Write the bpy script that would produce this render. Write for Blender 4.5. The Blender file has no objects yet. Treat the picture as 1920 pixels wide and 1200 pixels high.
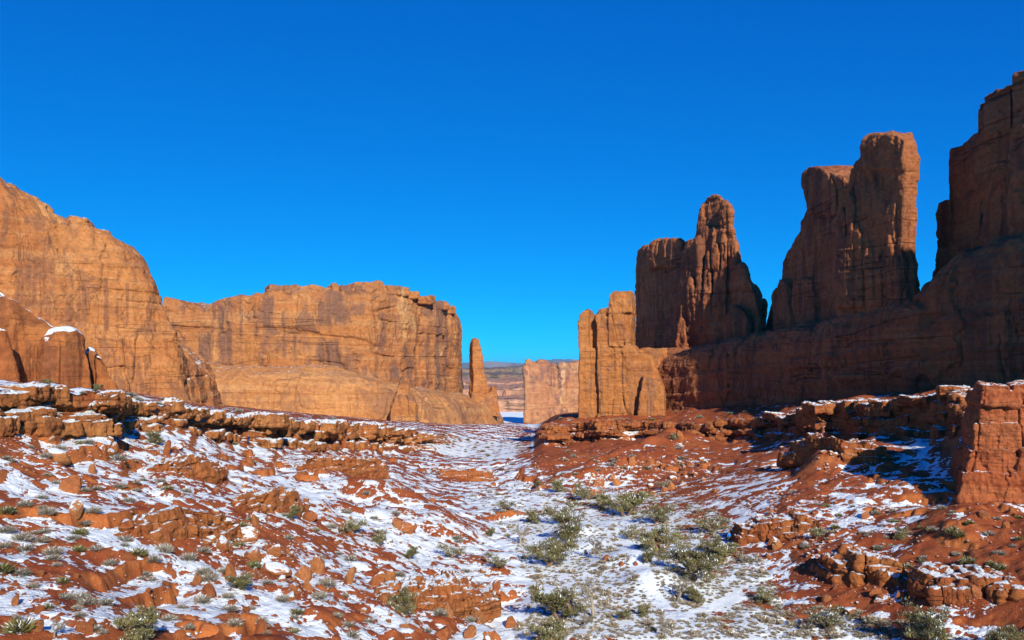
import bpy, bmesh, math, random
import numpy as np
from mathutils import Vector, Matrix

SC = bpy.context.scene
COL = SC.collection
F = 1598.0      # focal length of the photograph in its own pixels
HY = 690.0      # row of the horizon

# ------------------------------------------------------------------ camera, sky, sun
cam_d = bpy.data.cameras.new("camera")
cam_d.sensor_width = 36.0
cam_d.lens = 36.0 * F / 1920.0
cam_d.shift_y = 90.0 / 1920.0
cam_d.clip_start = 0.5
cam_d.clip_end = 120000.0
cam = bpy.data.objects.new("camera", cam_d)
cam.rotation_euler = (math.radians(90), 0, 0)
COL.objects.link(cam)
SC.camera = cam

SUN_AZ = math.radians(15.5)     # right of straight behind the viewer
SUN_EL = math.radians(26.5)
sdir = Vector((math.sin(SUN_AZ) * math.cos(SUN_EL), -math.cos(SUN_AZ) * math.cos(SUN_EL), math.sin(SUN_EL)))
world = bpy.data.worlds.new("World")
SC.world = world
world.use_nodes = True
nt = world.node_tree
nt.nodes.clear()
sky = nt.nodes.new("ShaderNodeTexSky")
sky.sky_type = 'NISHITA'
sky.sun_disc = False
sky.sun_elevation = SUN_EL
sky.sun_rotation = math.pi - SUN_AZ
sky.altitude = 3000
sky.air_density = 0.6
sky.dust_density = 0.0
sky.ozone_density = 6.0
# the deep, polarised blue of the photograph: red held back, blue lifted
sp = nt.nodes.new("ShaderNodeSeparateColor")
cb = nt.nodes.new("ShaderNodeCombineColor")
nt.links.new(sky.outputs[0], sp.inputs[0])
for ch, (gain, power) in enumerate(((0.008, 1.6), (1.13, 0.83), (3.15, 0.50))):
    pw = nt.nodes.new("ShaderNodeMath")
    pw.operation = 'POWER'
    pw.inputs[1].default_value = power
    ml = nt.nodes.new("ShaderNodeMath")
    ml.operation = 'MULTIPLY'
    ml.inputs[1].default_value = gain
    nt.links.new(sp.outputs[ch], pw.inputs[0])
    nt.links.new(pw.outputs[0], ml.inputs[0])
    nt.links.new(ml.outputs[0], cb.inputs[ch])
bg = nt.nodes.new("ShaderNodeBackground")
bg.inputs['Strength'].default_value = 0.09
wo = nt.nodes.new("ShaderNodeOutputWorld")
nt.links.new(cb.outputs[0], bg.inputs['Color'])
nt.links.new(bg.outputs[0], wo.inputs['Surface'])

sun_d = bpy.data.lights.new("sun", 'SUN')
sun_d.energy = 4.6
sun_d.angle = math.radians(0.5)
sun_d.color = (1.0, 0.93, 0.82)
sun = bpy.data.objects.new("sun", sun_d)
sun.rotation_euler = sdir.to_track_quat('Z', 'Y').to_euler()
COL.objects.link(sun)

HAZE = 2.0e-5
SC.view_settings.view_transform = 'Standard'
SC.view_settings.look = 'None'
SC.view_settings.exposure = 0.4
SC.view_settings.gamma = 1.0
SC.render.engine = 'CYCLES'
SC.cycles.max_bounces = 5
SC.cycles.diffuse_bounces = 1
SC.cycles.transparent_max_bounces = 4

# ------------------------------------------------------------------ helpers
rng = np.random.default_rng(7)
random.seed(7)


def W(px, py, Y):
    return np.array(((px - 960.0) / F * Y, Y, (HY - py) / F * Y))


def _hash(ix, iy, iz, seed):
    h = (ix.astype(np.uint32) * np.uint32(374761393) + iy.astype(np.uint32) * np.uint32(668265263)
         + iz.astype(np.uint32) * np.uint32(2147483647) + np.uint32((seed * 974634777 + 12345) & 0xffffffff))
    h = (h ^ (h >> np.uint32(13))) * np.uint32(1274126177)
    h = h ^ (h >> np.uint32(16))
    h = h * np.uint32(2246822519)
    h = h ^ (h >> np.uint32(15))
    return (h & np.uint32(0xffffff)).astype(np.float32) / np.float32(0xffffff)


def vnoise(P, seed=0):
    """smooth value noise in 0..1 at the points P (N,3)"""
    P = np.asarray(P, dtype=np.float64)
    I = np.floor(P).astype(np.int64)
    f = (P - I).astype(np.float32)
    f = f * f * f * (f * (f * 6 - 15) + 10)
    x, y, z = I[:, 0], I[:, 1], I[:, 2]
    fx, fy, fz = f[:, 0], f[:, 1], f[:, 2]
    out = 0
    for dx in (0, 1):
        wx = fx if dx else 1 - fx
        for dy in (0, 1):
            wy = fy if dy else 1 - fy
            for dz in (0, 1):
                wz = fz if dz else 1 - fz
                out = out + wx * wy * wz * _hash(x + dx, y + dy, z + dz, seed)
    return out


def fbm(P, octaves=4, seed=0, gain=0.5):
    a, s, t = 1.0, 0.0, 0.0
    P = np.asarray(P, dtype=np.float64)
    for k in range(octaves):
        s = s + a * vnoise(P * (2.03 ** k) + 17.3 * k, seed + k * 31)
        t += a
        a *= gain
    return s / t


def sstep(a, b, x):
    t = np.clip((x - a) / (b - a), 0, 1)
    return t * t * (3 - 2 * t)


def np_mesh(name, V, Q, mats=(), smooth=True):
    me = bpy.data.meshes.new(name)
    V = np.asarray(V, dtype=np.float32)
    Q = np.asarray(Q, dtype=np.int32)
    n, k = Q.shape
    me.vertices.add(len(V))
    me.vertices.foreach_set("co", V.ravel())
    me.loops.add(n * k)
    me.loops.foreach_set("vertex_index", Q.ravel())
    me.polygons.add(n)
    me.polygons.foreach_set("loop_start", np.arange(0, n * k, k, dtype=np.int32))
    me.polygons.foreach_set("loop_total", np.full(n, k, dtype=np.int32))
    if smooth:
        me.polygons.foreach_set("use_smooth", np.ones(n, dtype=bool))
    me.update(calc_edges=True)
    me.validate()
    for m in mats:
        me.materials.append(m)
    return me


def get_co(me):
    a = np.empty(len(me.vertices) * 3, dtype=np.float32)
    me.vertices.foreach_get("co", a)
    return a.reshape(-1, 3).astype(np.float64)


def set_co(me, V):
    me.vertices.foreach_set("co", np.asarray(V, dtype=np.float32).ravel())
    me.update()


def get_no(me):
    a = np.empty(len(me.vertices) * 3, dtype=np.float32)
    me.vertex_normals.foreach_get("vector", a)
    return a.reshape(-1, 3).astype(np.float64)


def laplace(me, n, lam=0.5):
    V = get_co(me)
    e = np.empty(len(me.edges) * 2, dtype=np.int32)
    me.edges.foreach_get("vertices", e)
    e = e.reshape(-1, 2)
    cnt = np.bincount(e.ravel(), minlength=len(V)).astype(np.float64)[:, None]
    for _ in range(n):
        S = np.zeros_like(V)
        for c in range(3):
            S[:, c] = (np.bincount(e[:, 0], V[e[:, 1], c], len(V)) + np.bincount(e[:, 1], V[e[:, 0], c], len(V)))
        V = V + lam * (S / np.maximum(cnt, 1) - V)
    set_co(me, V)


def link(name, me, label=None, cat=None, group=None, kind=None, parent=None):
    o = bpy.data.objects.new(name, me)
    COL.objects.link(o)
    if parent is not None:
        o.parent = parent
    if label: o['label'] = label
    if cat: o['category'] = cat
    if group: o['group'] = group
    if kind: o['kind'] = kind
    return o


# ------------------------------------------------------------------ materials
def N(nt, t, **kw):
    n = nt.nodes.new(t)
    for k, v in kw.items():
        setattr(n, k, v)
    return n


class Mat:
    def __init__(self, name, rough=0.9):
        self.m = bpy.data.materials.new(name)
        self.m.use_nodes = True
        self.nt = self.m.node_tree
        self.b = self.nt.nodes['Principled BSDF']
        self.b.inputs['Roughness'].default_value = rough
        self.b.inputs['Specular IOR Level'].default_value = 0.15
        self.tc = N(self.nt, "ShaderNodeTexCoord")
        self.geo = N(self.nt, "ShaderNodeNewGeometry")

    def L(self, a, b):
        self.nt.links.new(a, b)

    def noise(self, sc, detail=4, rough=0.55, dist=0.0, vec=None):
        mp = N(self.nt, "ShaderNodeMapping")
        sc = (sc, sc, sc) if not hasattr(sc, '__len__') else sc
        mp.inputs['Scale'].default_value = sc
        self.L(vec or self.tc.outputs['Object'], mp.inputs['Vector'])
        n = N(self.nt, "ShaderNodeTexNoise")
        n.inputs['Scale'].default_value = 1.0
        n.inputs['Detail'].default_value = detail
        n.inputs['Roughness'].default_value = rough
        n.inputs['Distortion'].default_value = dist
        self.L(mp.outputs[0], n.inputs['Vector'])
        return n.outputs['Fac']

    def voro(self, sc, feature='F1', out='Distance'):
        mp = N(self.nt, "ShaderNodeMapping")
        sc = (sc, sc, sc) if not hasattr(sc, '__len__') else sc
        mp.inputs['Scale'].default_value = sc
        self.L(self.tc.outputs['Object'], mp.inputs['Vector'])
        n = N(self.nt, "ShaderNodeTexVoronoi", feature=feature)
        n.inputs['Scale'].default_value = 1.0
        self.L(mp.outputs[0], n.inputs['Vector'])
        return n.outputs[out]

    def rng(self, x, a, b, c=0.0, d=1.0, smooth=True):
        n = N(self.nt, "ShaderNodeMapRange", interpolation_type='SMOOTHSTEP' if smooth else 'LINEAR')
        n.clamp = True
        for k, v in zip(('From Min', 'From Max', 'To Min', 'To Max'), (a, b, c, d)):
            n.inputs[k].default_value = v
        self.L(x, n.inputs['Value'])
        return n.outputs[0]

    def math(self, op, a, b=None, c=None):
        n = N(self.nt, "ShaderNodeMath", operation=op)
        for i, v in enumerate((a, b, c)):
            if v is None: continue
            if isinstance(v, (int, float)): n.inputs[i].default_value = v
            else: self.L(v, n.inputs[i])
        return n.outputs[0]

    def mix(self, f, a, b, blend='MIX'):
        n = N(self.nt, "ShaderNodeMix", data_type='RGBA', blend_type=blend)
        for sock, v in ((n.inputs[0], f), (n.inputs[6], a), (n.inputs[7], b)):
            if isinstance(v, (int, float)): sock.default_value = v
            elif isinstance(v, tuple): sock.default_value = (*v[:3], 1)
            else: self.L(v, sock)
        return n.outputs[2]

    def scale_col(self, col, val):
        n = N(self.nt, "ShaderNodeVectorMath", operation='SCALE')
        self.L(col, n.inputs[0])
        self.L(val, n.inputs['Scale'])
        return n.outputs[0]

    def nz(self):
        s = N(self.nt, "ShaderNodeSeparateXYZ")
        self.L(self.geo.outputs['Normal'], s.inputs[0])
        return s.outputs['Z']

    def bump(self, h, dist, strength=1.0, prev=None):
        n = N(self.nt, "ShaderNodeBump")
        n.inputs['Strength'].default_value = strength
        n.inputs['Distance'].default_value = dist
        self.L(h, n.inputs['Height'])
        if prev is not None: self.L(prev, n.inputs['Normal'])
        return n.outputs[0]

    def attr(self, name):
        n = N(self.nt, "ShaderNodeAttribute", attribute_name=name)
        return n.outputs['Fac']

    def out(self, col, normal=None):
        if isinstance(col, tuple): self.b.inputs['Base Color'].default_value = (*col, 1)
        else: self.L(col, self.b.inputs['Base Color'])
        if normal is not None: self.L(normal, self.b.inputs['Normal'])
        return self.m


SNOW = (0.84, 0.90, 0.89)


def rock_mat(name, c1, c2, c3, varnish, vamt=0.6, size=30.0, strata=0.5, streak=0.22, snow=None, fine=1.3, bump=0.25, pale=None, lines=1.0):
    M = Mat(name)
    big = M.noise(1.0 / size, 7, 0.62, 0.8)
    col = M.mix(M.rng(big, 0.42, 0.58), c1, c2)
    st = M.noise((0.012, 0.012, strata), 6, 0.65)
    col = M.mix(M.rng(st, 0.47, 0.60, 0, 0.6), col, c3)
    if pale is not None:
        pn = M.noise((2.6 / size, 2.6 / size, 0.9 / size), 6, 0.65, 0.4)
        col = M.mix(M.rng(pn, 0.57, 0.63, 0, 0.7), col, pale)
    sk = M.noise((streak, streak, streak * 0.035), 7, 0.7, 0.1)
    area = M.noise((1.2 / size, 1.2 / size, 1.6 / size), 4, 0.55)
    vf = M.math('MULTIPLY', M.rng(sk, 0.47, 0.57), M.rng(area, 0.44, 0.54))
    blot = M.noise((3.2 / size, 3.2 / size, 2.6 / size), 6, 0.62, 0.9)
    vf = M.math('MAXIMUM', vf, M.math('MULTIPLY', M.rng(blot, 0.545, 0.60), 0.75))
    col = M.mix(M.math('MULTIPLY', vf, vamt), col, varnish)
    # thin fractures and bedding planes
    fr = M.noise((2.4 / size, 2.4 / size, 0.35 / size), 4, 0.5, 0.25)
    f1 = M.rng(M.math('ABSOLUTE', M.math('SUBTRACT', fr, 0.5)), 0.0, 0.006, 1, 0)
    bd = M.noise((0.25 / size, 0.25 / size, 4.5 / size), 3, 0.5)
    f2 = M.rng(M.math('ABSOLUTE', M.math('SUBTRACT', bd, 0.5)), 0.0, 0.010, 1, 0)
    gate = M.rng(M.noise((1.5 / size, 1.5 / size, 1.5 / size), 2, 0.5), 0.46, 0.56)
    gate2 = M.rng(M.noise((1.1 / size, 1.1 / size, 1.7 / size), 3, 0.5), 0.54, 0.46)
    ln = M.math('MAXIMUM', M.math('MULTIPLY', f1, gate), M.math('MULTIPLY', f2, gate2))
    col = M.mix(M.math('MULTIPLY', ln, 0.6 * lines), col, (0.06, 0.026, 0.014))
    fn = M.noise(fine, 8, 0.72)
    col = M.scale_col(col, M.rng(fn, 0.25, 0.75, 0.62, 1.34, False))
    vf2 = M.noise((fine * 2.4, fine * 2.4, fine * 5), 6, 0.7)
    h = M.math('ADD', M.math('ADD', M.math('MULTIPLY', fn, 1.2), M.math('MULTIPLY', st, 1.0)), M.math('MULTIPLY', vf2, 0.4))
    h = M.math('SUBTRACT', h, M.math('MULTIPLY', ln, 0.6 * lines))
    nrm = M.bump(h, bump * 2.4)
    if snow is not None:
        lo, hi = snow
        nn = M.noise(0.7, 5, 0.6)
        f = M.math('ADD', M.nz(), M.math('MULTIPLY', M.math('SUBTRACT', nn, 0.5), 0.55))
        f = M.rng(f, lo, hi)
        col = M.mix(f, col, SNOW)
    return M.out(col, nrm)


m_cliff = rock_mat("orange_sandstone", (0.51, 0.205, 0.062), (0.44, 0.158, 0.047), (0.55, 0.25, 0.09),
                   (0.24, 0.105, 0.055), 0.8, 40, 0.35, 0.2, snow=(0.90, 1.0), fine=0.7, bump=0.3, pale=(0.56, 0.27, 0.10), lines=0.55)
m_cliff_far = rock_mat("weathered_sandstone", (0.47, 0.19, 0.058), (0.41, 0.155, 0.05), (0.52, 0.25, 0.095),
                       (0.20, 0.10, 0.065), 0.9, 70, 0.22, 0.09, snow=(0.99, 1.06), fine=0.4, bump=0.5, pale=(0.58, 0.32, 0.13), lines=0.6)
m_tower = rock_mat("brown_sandstone", (0.40, 0.138, 0.050), (0.33, 0.106, 0.040), (0.44, 0.17, 0.068),
                   (0.17, 0.070, 0.040), 0.7, 30, 0.4, 0.25, fine=0.8, bump=0.3)
m_finger = rock_mat("smooth_orange_sandstone", (0.45, 0.175, 0.05), (0.39, 0.14, 0.042), (0.48, 0.20, 0.065),
                    (0.22, 0.12, 0.075), 0.6, 26, 0.25, 0.12, fine=0.5, bump=0.3, lines=0.35)
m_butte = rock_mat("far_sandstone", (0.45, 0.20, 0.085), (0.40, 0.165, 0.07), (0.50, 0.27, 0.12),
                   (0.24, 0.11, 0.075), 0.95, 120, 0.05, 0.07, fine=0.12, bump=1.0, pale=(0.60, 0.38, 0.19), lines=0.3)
m_ledge = rock_mat("ledge_rock", (0.43, 0.145, 0.042), (0.36, 0.10, 0.03), (0.46, 0.18, 0.058),
                   (0.22, 0.075, 0.035), 0.5, 9, 0.9, 0.5, snow=(0.80, 0.90), fine=1.6, bump=0.18)
m_ledge_bare = rock_mat("bare_ledge_rock", (0.42, 0.140, 0.042), (0.35, 0.100, 0.03), (0.45, 0.175, 0.058),
                   (0.20, 0.07, 0.033), 0.6, 9, 0.9, 0.5, snow=(0.98, 1.10), fine=1.6, bump=0.18)
m_block = rock_mat("red_block_rock", (0.44, 0.125, 0.045), (0.38, 0.10, 0.035), (0.47, 0.16, 0.06),
                   (0.24, 0.07, 0.035), 0.4, 8, 0.8, 0.4, snow=(0.84, 0.94), fine=1.6, bump=0.15, lines=0.5)


def boulder_mat(name, c1, c2, snow):
    M = Mat(name)
    oi = N(M.nt, "ShaderNodeObjectInfo")
    col = M.mix(oi.outputs['Random'], c1, c2)
    big = M.noise(0.9, 5, 0.6, 0.5)
    col = M.mix(M.rng(big, 0.5, 0.72, 0, 0.6), col, (0.24, 0.085, 0.035))
    fn = M.noise(5.0, 7, 0.7)
    col = M.scale_col(col, M.rng(fn, 0.25, 0.75, 0.55, 1.4, False))
    st = M.noise((0.4, 0.4, 5.0), 5, 0.65)
    col = M.mix(M.rng(st, 0.5, 0.64, 0, 0.5), col, (0.50, 0.24, 0.10))
    nrm = M.bump(M.math('ADD', fn, M.math('MULTIPLY', st, 0.6)), 0.3)
    if snow:
        nn = M.noise(1.4, 4, 0.6)
        f = M.math('ADD', M.nz(), M.math('MULTIPLY', M.math('SUBTRACT', nn, 0.5), 0.5))
        col = M.mix(M.rng(f, snow[0], snow[1]), col, SNOW)
    return M.out(col, nrm)


m_boulder = boulder_mat("boulder_rock", (0.46, 0.19, 0.065), (0.38, 0.12, 0.04), (0.66, 0.75))
m_rubble = boulder_mat("rubble_rock", (0.37, 0.12, 0.04), (0.31, 0.085, 0.028), (0.72, 0.82))
m_boulder_bare = boulder_mat("bare_boulder_rock", (0.43, 0.16, 0.055), (0.36, 0.105, 0.035), (0.97, 1.05))


def ground_mat():
    M = Mat("red_soil_and_snow", 0.95)
    s = M.attr("snow")
    cav = M.attr("cavity")
    rk = M.attr("rock")
    a = M.noise(0.10, 5, 0.6, 0.4)
    b = M.noise(0.30, 5, 0.58, 0.4)
    c = M.noise(1.7, 4, 0.6)
    v = M.math('ADD', s, M.math('MULTIPLY', M.math('SUBTRACT', a, 0.5), 1.1))
    v = M.math('ADD', v, M.math('MULTIPLY', M.math('SUBTRACT', b, 0.5), 1.5))
    v = M.math('ADD', v, M.math('MULTIPLY', M.math('SUBTRACT', c, 0.5), 0.58))
    v = M.math('SUBTRACT', v, M.math('MULTIPLY', cav, 0.9))
    nz = M.nz()
    v = M.math('ADD', v, M.rng(nz, 0.45, 0.93, -0.75, 0.06, False))
    snow = M.rng(v, 0.475, 0.525)
    soil = M.mix(M.rng(M.noise(0.16, 5, 0.6), 0.4, 0.62), (0.27, 0.060, 0.019), (0.33, 0.085, 0.026))
    soil = M.mix(M.rng(M.noise(0.9, 6, 0.65), 0.55, 0.7, 0, 0.55), soil, (0.44, 0.155, 0.05))
    rock = M.mix(M.rng(M.noise((0.05, 0.05, 0.8), 5, 0.6), 0.4, 0.62), (0.45, 0.145, 0.04), (0.37, 0.105, 0.03))
    steep = M.math('MAXIMUM', M.rng(nz, 0.86, 0.66), rk)
    soil = M.mix(steep, soil, rock)
    fn = M.noise(4.5, 8, 0.72)
    soil = M.scale_col(soil, M.rng(fn, 0.25, 0.75, 0.66, 1.3, False))
    peb = M.voro(2.2)
    soil = M.mix(M.rng(peb, 0.20, 0.15, 0, 0.35), soil, (0.42, 0.16, 0.06))
    col = M.mix(snow, soil, SNOW)
    hh = M.math('ADD', M.math('MULTIPLY', fn, 0.6), M.math('MULTIPLY', M.rng(v, 0.45, 0.75), 0.9))
    nrm = M.bump(hh, 0.22)
    return M.out(col, nrm)


m_ground = ground_mat()

# ------------------------------------------------------------------ the terrain
# for each column of view: (row in the photograph, distance) where the land changes: near land, lower slope, upper
# slope, foot and lip of the ledge, back of the bench, land behind
COLS = {
    -600: [(1900, 18), (1200, 30), (1100, 36), (1000, 43), (900, 52), (800, 62), (712, 64), (690, 120), (660, 380)],
    -300: [(1800, 24), (1200, 40), (1100, 48), (1000, 57), (900, 67), (800, 79), (716, 81), (700, 135), (670, 380)],
    0: [(1700, 35), (1200, 50), (1100, 60), (1000, 72), (900, 84), (803, 97), (727, 99), (727, 155), (715, 370)],
    110: [(1700, 37), (1200, 53), (1100, 64), (1000, 76), (900, 90), (806, 105), (733, 107), (731, 163), (720, 380)],
    208: [(1700, 38), (1200, 56), (1100, 68), (1000, 80), (900, 96), (812, 112), (744, 114), (738, 180), (728, 385)],
    222: [(1700, 38), (1200, 57), (1100, 69), (1000, 81), (900, 98), (803, 128), (752, 130), (742, 195), (730, 390)],
    355: [(1700, 42), (1200, 64), (1100, 77), (1000, 92), (905, 112), (808, 146), (766, 148), (759, 330), (752, 440)],
    368: [(1700, 42), (1200, 64), (1100, 77), (1000, 92), (905, 113), (812, 154), (774, 156), (763, 340), (755, 470)],
    500: [(1700, 45), (1200, 70), (1100, 85), (1000, 104), (920, 128), (836, 184), (783, 187), (772, 420), (768, 620)],
    700: [(1700, 50), (1200, 80), (1100, 99), (1000, 124), (930, 156), (842, 282), (799, 288), (789, 560), (780, 750)],
    790: [(1700, 53), (1200, 86), (1100, 107), (1000, 136), (935, 172), (848, 338), (812, 348), (793, 600), (785, 800)],
    870: [(1700, 55), (1200, 90), (1100, 113), (1000, 146), (930, 195), (858, 345), (820, 430), (798, 640), (790, 850)],
    930: [(1700, 56), (1200, 93), (1100, 117), (1000, 155), (920, 213), (862, 312), (832, 430), (797, 640), (792, 900)],
    1000: [(1700, 56), (1200, 94), (1100, 118), (1000, 156), (908, 218), (872, 262), (848, 320), (830, 420), (802, 900)],
    1018: [(1700, 56), (1200, 94), (1100, 118), (1000, 156), (905, 220), (862, 262), (832, 330), (815, 390), (812, 900)],
    1030: [(1700, 56), (1200, 94), (1100, 118), (1000, 156), (903, 220), (862, 264), (832, 338), (796, 343), (784, 372)],
    1150: [(1700, 56), (1200, 94), (1100, 118), (1000, 154), (908, 216), (868, 252), (829, 328), (791, 333), (777, 366)],
    1245: [(1700, 56), (1200, 94), (1100, 118), (1000, 150), (910, 200), (865, 240), (822, 316), (795, 321), (770, 363)],
    1350: [(1700, 56), (1200, 94), (1100, 117), (1000, 142), (915, 178), (872, 215), (828, 284), (792, 288), (762, 331)],
    1450: [(1700, 56), (1200, 94), (1100, 114), (1000, 133), (925, 155), (868, 192), (820, 250), (782, 254), (756, 303)],
    1560: [(1700, 55), (1200, 93), (1100, 109), (1000, 125), (940, 141), (880, 166), (830, 202), (762, 206), (748, 257)],
    1700: [(1700, 53), (1200, 90), (1100, 103), (1000, 116), (945, 130), (880, 151), (822, 176), (747, 179), (740, 226)],
    1800: [(1700, 50), (1200, 86), (1100, 98), (1000, 110), (945, 125), (880, 140), (820, 152), (738, 155), (734, 212)],
    1920: [(1700, 46), (1200, 80), (1100, 92), (1000, 105), (945, 120), (880, 134), (815, 144), (732, 147), (727, 198)],
    2200: [(1750, 38), (1200, 66), (1100, 77), (1000, 89), (945, 102), (880, 114), (805, 122), (722, 125), (715, 172)],
    2600: [(1800, 30), (1200, 54), (1100, 63), (1000, 73), (945, 84), (880, 94), (800, 100), (712, 103), (703, 150)],
}
# how much snow lies along each of those lines
SNW = {
    -600: [.3, .35, .4, .5, .5, .5, .6, .5, .2], 0: [.3, .40, .47, .55, .46, .62, .62, .55, .2],
    208: [.3, .42, .54, .55, .46, .66, .62, .55, .2], 355: [.3, .44, .60, .46, .52, .72, .62, .45, .2],
    500: [.3, .42, .56, .36, .62, .52, .58, .40, .2], 700: [.4, .44, .47, .58, .52, .42, .5, .40, .2],
    870: [.5, .60, .42, .60, .52, .58, .55, .5, .3], 960: [.6, .72, .60, .74, .62, .62, .62, .6, .5],
    1030: [.7, .68, .69, .68, .40, .02, .0, .0, .05], 1150: [.7, .68, .70, .67, .42, .06, .0, .0, .05],
    1245: [.7, .68, .69, .58, .30, .08, .02, .02, .04], 1350: [.7, .68, .66, .50, .36, .20, .06, .06, .04],
    1450: [.7, .68, .42, .50, .44, .30, .2, .2, .05], 1560: [.6, .64, .22, .50, .46, .24, .3, .3, .06],
    1700: [.5, .56, .16, .40, .48, .46, .40, .4, .12], 1800: [.4, .50, .12, .32, .50, .50, .40, .4, .2],
    1920: [.3, .40, .06, .12, .22, .3, .3, .4, .2], 2600: [.3, .4, .1, .2, .3, .3, .3, .4, .2],
}
for _k in COLS:                    # ten lines everywhere: one more fold in the left slope, land behind on the right
    c_ = COLS[_k]
    if _k >= 1000:
        COLS[_k] = c_ + [(c_[-1][0] - 8, c_[-1][1] + 160)]
    else:
        COLS[_k] = c_[:5] + [((c_[4][0] + c_[5][0]) / 2, (c_[4][1] * c_[5][1]) ** .5)] + c_[5:]
for _k in SNW:
    c_ = SNW[_k]
    SNW[_k] = c_ + [.2] if _k >= 1000 else c_[:5] + [(c_[4] + c_[5]) / 2] + c_[5:]
NL = 10
pxs = np.concatenate([np.linspace(-600, -70, 60, endpoint=False), np.linspace(-70, 1990, 960), np.linspace(1990, 2600, 70)[1:]])
kp = np.array(sorted(COLS))
ctrl_y = np.array([[COLS[k][l][1] for l in range(NL)] for k in kp], dtype=float)
ctrl_r = np.array([[COLS[k][l][0] for l in range(NL)] for k in kp], dtype=float)
LY = np.stack([np.exp(np.interp(pxs, kp, np.log(ctrl_y[:, l]))) for l in range(NL)], 1)
LR = np.stack([np.interp(pxs, kp, ctrl_r[:, l]) for l in range(NL)], 1)
ks = np.array(sorted(SNW))
LS = np.stack([np.interp(pxs, ks, [SNW[k][l] for k in ks]) for l in range(NL)], 1)


def smooth_cols(A, w):
    k = np.exp(-np.linspace(-2, 2, w) ** 2)
    k /= k.sum()
    B = np.pad(A, ((w // 2, w // 2), (0, 0)), mode='edge')
    return np.stack([np.convolve(B[:, i], k, mode='valid') for i in range(A.shape[1])], 1)


soft = [0, 1, 2, 3, 4, 5, 8, 9]
LY[:, soft] = smooth_cols(LY, 41)[:, soft]
LR[:, soft] = smooth_cols(LR, 41)[:, soft]
LY[:, 6:8] = smooth_cols(LY, 5)[:, 6:8]
LR[:, 6:8] = smooth_cols(LR, 5)[:, 6:8]
_ar = np.cumsum(np.concatenate([[0], np.hypot(np.diff((pxs - 960) / F * LY[:, 6]), np.diff(LY[:, 6]))]))
_un = (fbm(np.stack([_ar / 14, _ar * 0, _ar * 0 + 3.3], 1), 3, 15) - 0.5) * 0.10
for _l, _w in ((5, 0.4), (6, 1.0), (7, 1.0)):
    LY[:, _l] *= 1 + _un * _w * np.maximum(sstep(880, 780, pxs), sstep(1020, 1060, pxs))
LZ = (HY - LR) / F * LY
# far land
farY = [1400.0, 1950.0, 4000.0, 12000.0, 34000.0]
farZ = [-112.0, -131.0, -138.0, -142.0, -150.0]
LY = np.concatenate([LY, np.repeat(np.array(farY)[None], len(pxs), 0)], 1)
LZ = np.concatenate([LZ, np.repeat(np.array(farZ)[None], len(pxs), 0)], 1)
LS = np.concatenate([LS, np.repeat(np.array([[.85, .9, .4, .3, .3]]), len(pxs), 0)], 1)
ROWS = [24, 90, 100, 90, 70, 60, 50, 70, 24, 18, 10, 8, 6, 4]
yy, zz, ss, tt, seg = [], [], [], [], []
for l, n in enumerate(ROWS):
    t = np.arange(n) / n
    if l == len(ROWS) - 1:
        t = np.append(t, 1.0)
    for q in t:
        yy.append(LY[:, l] * (1 - q) + LY[:, l + 1] * q)
        zz.append(LZ[:, l] * (1 - q) + LZ[:, l + 1] * q)
        ss.append(LS[:, l] * (1 - q) + LS[:, l + 1] * q)
        tt.append(q)
        seg.append(l)
TY, TZ, TS = np.array(yy), np.array(zz), np.array(ss)
tt, seg = np.array(tt), np.array(seg)
# round the folds between the strips, except at the ledge and beyond
for _ in range(14):
    A = TZ.copy()
    A[1:-1] = 0.25 * TZ[:-2] + 0.5 * TZ[1:-1] + 0.25 * TZ[2:]
    keep = (seg >= 6) | (seg == 0)
    keep[np.where(seg == 5)[0][-8:]] = True
    A[keep] = TZ[keep]
    TZ = A
NR, NC = TY.shape
PXG = np.repeat(pxs[None], NR, 0)
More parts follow.
